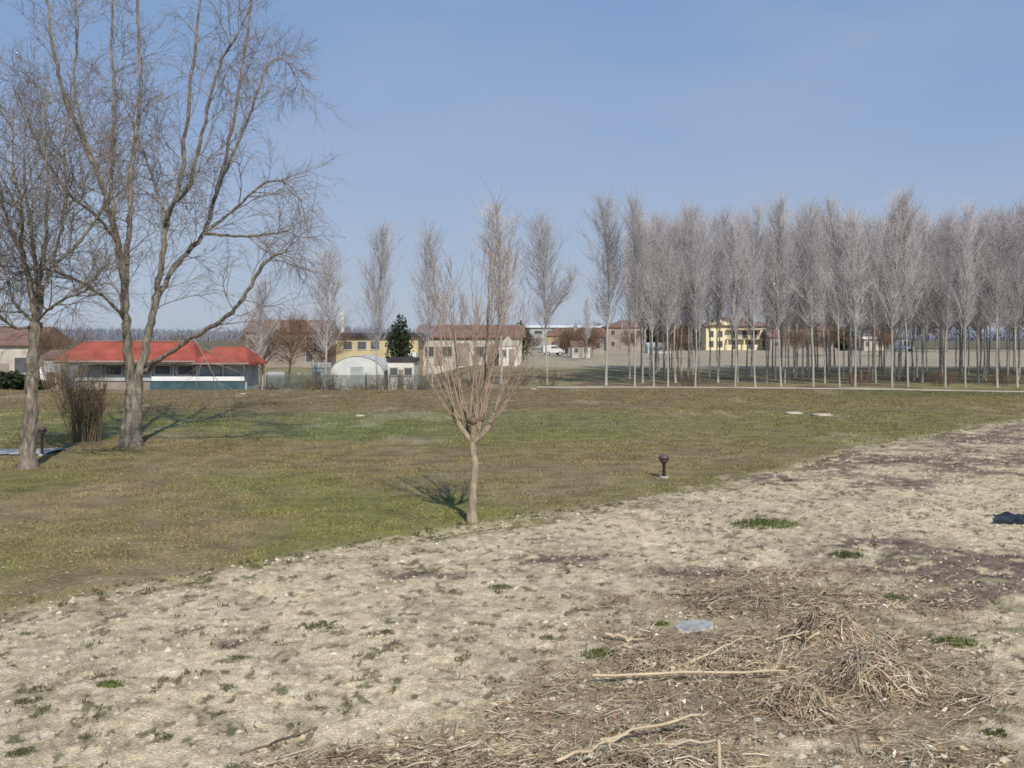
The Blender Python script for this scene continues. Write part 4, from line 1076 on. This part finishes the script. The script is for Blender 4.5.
# J..M cluster of houses
house('tan_house', 'tan gabled house with one dark window behind the forked poplar', 547, 568, 200, 3.6, 5.2, 8, 'w_tan', 'roof_tile', 'gable_y', [(-.8,1.2,.9,1.1),(.9,1.2,.9,1.1)], [(0,.8,2)], over=.3)
house('brown_house', 'long low house with a rust red roof right of the tan house', 568, 604, 190, 3.4, 4.9, 8, 'w_brown', 'roof_tile', 'gable', [(-2.2,1,.9,1.1),(0,1,.9,1.1),(2.2,1,.9,1.1)], [(1.1,.9,2)], [(-1.8,3.0,5.2)])
house('brown_house', 'two storey brown house with a dull red roof left of the dark conifers', 606, 646, 232, 5.6, 7.4, 9, 'w_brown', 'roof_brown', 'hip', [(-3,3.6,1,1.2),(0,3.6,1,1.2),(3,3.6,1,1.2),(-3,1,1,1.2),(2,1,1,1.2)], [(-.6,1,2.1)], [(1.6,3.2,7.5)])
house('white_cottage', 'small low white cottage in front of the two storey brown house', 572, 590, 150, 1.9, 2.6, 4, 'w_offw', 'roof_brown', 'gable', [(-.7,.8,.6,.7),(.7,.8,.6,.7)], [(0,.6,1.7)], over=.2)
# N: glasshouse
gh = house('glasshouse', 'low pale blue glasshouse in front of the dark conifers', 648, 672, 196, 1.5, 2.1, 5, 'paleblue', 'paleblue', 'gable', [(-1.5,.5,1.1,.7),(0,.5,1.1,.7),(1.5,.5,1.1,.7)], [], over=.1, cat='greenhouse')
# O: yellow villa
Yv_ = 246; xa, xb = gx(706,Yv_), gx(767,Yv_); xc = (xa+xb)/2; w = (xb-xa)/2
vl = thing('yellow_villa', 'large cream yellow villa with a red hipped roof and dark balconies', 'house', (xc, Yv_, 0))
MB().box(-w, w, 0, 11, -.6, 5.95).build('wall', M['w_yellow'], vl)
rf = MB().hip(-w-.7, w+.7, -.7, 11.7, 6.15, 8.3, 5.5, .2).build('roof', M['roof_tile'], vl)
MB().box(1.2,1.9,3.5,4.2,7.0,8.9).build('chimney', M['w_yellow'], rf)
MB().box(-4.2,-3.6,4,4.6,6.8,8.4).build('chimney', M['w_offw'], rf)
g_ = MB(); g_.add([(-w+.3,-.5,5.9),(-1.2,-.5,5.9),(-1.2,-.5,6.5),((-w-.9)/2,-.5,7.5),(-w+.3,-.5,6.5),(-w+.3,3,5.9),(-1.2,3,5.9),(-1.2,3,6.5),((-w-.9)/2,3,7.5),(-w+.3,3,6.5)],
   [(0,1,2,3,4),(5,9,8,7,6),(0,4,9,5),(1,6,7,2),(2,7,8,3),(3,8,9,4),(0,5,6,1)]); g_.build('dormer', M['w_yellow'], vl)
for z_ in (2.75, 5.1):
    MB().box(-2.6, 6.0, -1.5, -.01, z_-.18, z_).build('balcony', M['w_brown'], vl)
    tb = TB()
    for k in range(44): tb.add([(-2.5+k*.19,-1.43,z_),(-2.5+k*.19,-1.43,z_+.75)], (.03,.03), 4)
    tb.add([(-2.55,-1.43,z_+.78),(5.95,-1.43,z_+.78)], (.06,.06), 5); tb.build('railing', M['dark'], vl)
for px_ in (-2.5, 1.6, 5.8): MB().box(px_-.13, px_+.13, -1.4, -1.14, -.3, 2.565).build('column', M['w_yellow'], vl)
windows(vl, [(-6.2,3.3,1,1.4),(-4.0,3.3,1,1.4),(-.8,3.0,1,1.8),(2.0,3.0,1,1.8),(4.4,3.0,1,1.8),(6.8,3.3,.8,1.3),(-6.2,.8,1,1.4),(-4.0,.8,1,1.4),(-.4,.3,1.3,1.9),(3.4,.3,1.3,1.9),(6.8,.9,.8,1.3)], 0, fm='w_brown')
windows(vl, [(-4.3,6.05,.8,.6)], -.5, fm='w_brown')
# P.. right hand houses
house('red_roof_barn', 'low barn with a faded red roof just right of the yellow villa', 770, 812, 240, 3.3, 5.2, 9, 'w_brown', 'roof_tile', 'gable', [(-3.6,1,1,1),(3.6,1,1,1)], [(0,2.6,2.6),(-1.9,.9,2)], cat='barn')
house('brown_house', 'brown house with a red roof between the barn and the bluish conifer', 812, 838, 250, 5.0, 6.6, 8, 'w_brown', 'roof_tile', 'hip', [(-2,3,1,1.2),(1.5,3,1,1.2),(-2,.8,1,1.2)], [(1,1,2.1)], [(1.5,3,7)])
house('tan_house', 'pale tan house with a ridge roof standing behind the barn', 800, 826, 285, 6.2, 8.0, 8, 'w_tan', 'roof_brown', 'gable', [(-2,4,1,1.2),(2,4,1,1.2)], [(0,1,2.1)])
house('white_house', 'low white house with a flat pale roof at right among the far poplars', 864, 884, 238, 2.9, 3.3, 7, 'w_offw', 'ind_roof', 'flat', [(-1.5,1,.9,1.1),(1.5,1,.9,1.1)], [(0,.9,2)], over=.5)
# vehicles
def van(px, Y, label, m, L=4.6, H=2.0, rz=0.0):
    x = gx(px, Y); t = thing('parked_van', label, 'van', (x, Y, float(base_z(x, Y))), rz, 'parked vans by the far houses')
    b = MB(); prof = [(-L/2,.45),(L/2,.45),(L/2,.95),(L/2-.25,1.1),(L/2-.9,1.2),(L/2-1.5,H),(-L/2+.1,H),(-L/2,H-.2)]
    k = len(prof); b.add([(a,-.9,c_) for a,c_ in prof]+[(a,.9,c_) for a,c_ in prof], [tuple(range(k)), tuple(range(2*k-1,k-1,-1))]+[((i+1)%k,i,k+i,k+(i+1)%k) for i in range(k)])
    b.build('body', M[m], t, False, 0.06)
    for s in (-1,1):
        MB().add([(L/2-1.0,s*.92,1.22),(L/2-1.52,s*.92,H-.2),(L/2-2.4,s*.92,H-.2),(L/2-2.4,s*.92,1.22)], [(0,1,2,3) if s > 0 else (3,2,1,0)]).build('side_window', M['glass'], t)
        for wx in (-L/2+.9, L/2-.85):
            n = 16; v = [(wx+.34*math.cos(6.283*i/n), s*.70, .34+.34*math.sin(6.283*i/n)) for i in range(n)]+[(wx+.34*math.cos(6.283*i/n), s*.94, .34+.34*math.sin(6.283*i/n)) for i in range(n)]
            wl = MB().add(v, [tuple(range(n)), tuple(range(2*n-1,n-1,-1))]+[(i,(i+1)%n,n+(i+1)%n,n+i) for i in range(n)]).build('wheel', M['rubber'], t)
            v = [(wx+.19*math.cos(6.283*i/n), s*.95, .34+.19*math.sin(6.283*i/n)) for i in range(n)]
            MB().add(v, [tuple(range(n)) if s < 0 else tuple(range(n))[::-1]]).build('rim', M['paleblue'], wl)
    MB().add([(L/2-.88,-.75,1.24),(L/2-.88,.75,1.24),(L/2-1.46,.7,H-.08),(L/2-1.46,-.7,H-.08)], [(0,1,2,3)]).build('windscreen', M['glass'], t)
    return t
van(553, 172, 'pale grey van parked in front of the tan house behind the forked poplar', 'film', 2*1.9, 1.75, 0.15)
van(902, 225, 'white van parked right of the low white house at right', 'paint_w', 5.2, 2.5, -0.1)
# small structures around: utility pole
tb = TB(); tb.add([(0,0,-.2),(0,0,7.4)], (.14,.09), 8)
up = thing('utility_pole', 'slim pale utility pole rising beside the two storey brown house', 'pole', (gx(622,205), 205, 0)); tb.build('pole', M['concrete'], up)
MB().box(-.8,.8,-.06,.06,6.6,6.75).build('crossarm', M['w_brown'], up)

# ------------------------------------------------------------------ light, sky, camera
SUN_EL = R(38); hx, hy = 0.29, -1.0
nrm = math.hypot(hx, hy); hx, hy = hx/nrm, hy/nrm
to_sun = Vector((hx*math.cos(SUN_EL), hy*math.cos(SUN_EL), math.sin(SUN_EL)))
sl_ = bpy.data.lights.new('sun', 'SUN'); sl_.energy = 3.9; sl_.angle = R(0.6); sl_.color = (1.0, 0.94, 0.84)
s_o = bpy.data.objects.new('sun', sl_); COL.objects.link(s_o)
s_o.rotation_euler = (-to_sun).to_track_quat('-Z', 'Y').to_euler(); s_o.location = (10, -20, 40)
wd = bpy.data.worlds.new('World'); scene.world = wd; wd.use_nodes = True
nt = wd.node_tree; bg = nt.nodes['Background']
sk = nt.nodes.new('ShaderNodeTexSky'); sk.sky_type = 'NISHITA'; sk.sun_disc = False
sk.sun_elevation = SUN_EL; sk.sun_rotation = math.atan2(hx, hy)
sk.altitude = 100; sk.air_density = 1.0; sk.dust_density = 0.6; sk.ozone_density = 4.0
# spring haze: the clear sky model blended with a pale lavender veil that thickens to the horizon
tc = nt.nodes.new('ShaderNodeTexCoord'); sx_ = nt.nodes.new('ShaderNodeSeparateXYZ'); rp = nt.nodes.new('ShaderNodeValToRGB')
nt.links.new(tc.outputs['Generated'], sx_.inputs[0]); nt.links.new(sx_.outputs['Z'], rp.inputs['Fac'])
STR = 0.09
els = rp.color_ramp.elements
els[0].position = 0.0; els[0].color = (0.43,0.495,0.62,1); els[1].position = 1.0; els[1].color = (0.13,0.25,0.50,1)
for ps, cc_ in ((0.10,(0.37,0.46,0.63)),(0.20,(0.29,0.405,0.63)),(0.36,(0.205,0.345,0.60))):
    e = els.new(ps); e.color = (*cc_, 1)
vm = nt.nodes.new('ShaderNodeVectorMath'); vm.operation = 'SCALE'; vm.inputs['Scale'].default_value = 1/STR
nt.links.new(rp.outputs['Color'], vm.inputs[0])
nz = nt.nodes.new('ShaderNodeTexNoise'); nz.inputs['Scale'].default_value = 2.2; nz.inputs['Detail'].default_value = 5
mpv = nt.nodes.new('ShaderNodeMapping'); mpv.inputs['Scale'].default_value = (1, 1, 3.5); nt.links.new(tc.outputs['Generated'], mpv.inputs['Vector']); nt.links.new(mpv.outputs['Vector'], nz.inputs['Vector'])
mrv = nt.nodes.new('ShaderNodeMapRange'); mrv.inputs['From Min'].default_value = 0.45; mrv.inputs['From Max'].default_value = 0.8; mrv.inputs['To Min'].default_value = 0.0; mrv.inputs['To Max'].default_value = 0.5
nt.links.new(nz.outputs['Fac'], mrv.inputs['Value'])
mv = nt.nodes.new('ShaderNodeMix'); mv.data_type = 'RGBA'; mv.inputs['B'].default_value = (0.46/STR, 0.52/STR, 0.64/STR, 1)
nt.links.new(mrv.outputs['Result'], mv.inputs['Factor']); nt.links.new(vm.outputs['Vector'], mv.inputs['A'])
mx = nt.nodes.new('ShaderNodeMix'); mx.data_type = 'RGBA'; mx.inputs['Factor'].default_value = 0.85
nt.links.new(sk.outputs['Color'], mx.inputs['A']); nt.links.new(mv.outputs['Result'], mx.inputs['B'])
nt.links.new(mx.outputs['Result'], bg.inputs['Color']); bg.inputs['Strength'].default_value = STR

cam = bpy.data.cameras.new('camera'); cam.sensor_width = 36; cam.lens = 36*F/1024
cam.shift_y = (HOR-384)/1024; cam.clip_end = 12000; cam.clip_start = 0.1
co = bpy.data.objects.new('camera', cam); COL.objects.link(co)
co.location = (0, 0, CAMH); co.rotation_euler = (R(90), 0, 0); scene.camera = co
scene.view_settings.view_transform = 'Standard'; scene.view_settings.look = 'None'; scene.view_settings.exposure = 0
scene.render.engine = 'CYCLES'
scene.cycles.use_denoising = False
scene.cycles.max_bounces = 5; scene.cycles.diffuse_bounces = 2
scene.cycles.pixel_filter_type = 'BLACKMAN_HARRIS'; scene.cycles.filter_width = 1.7
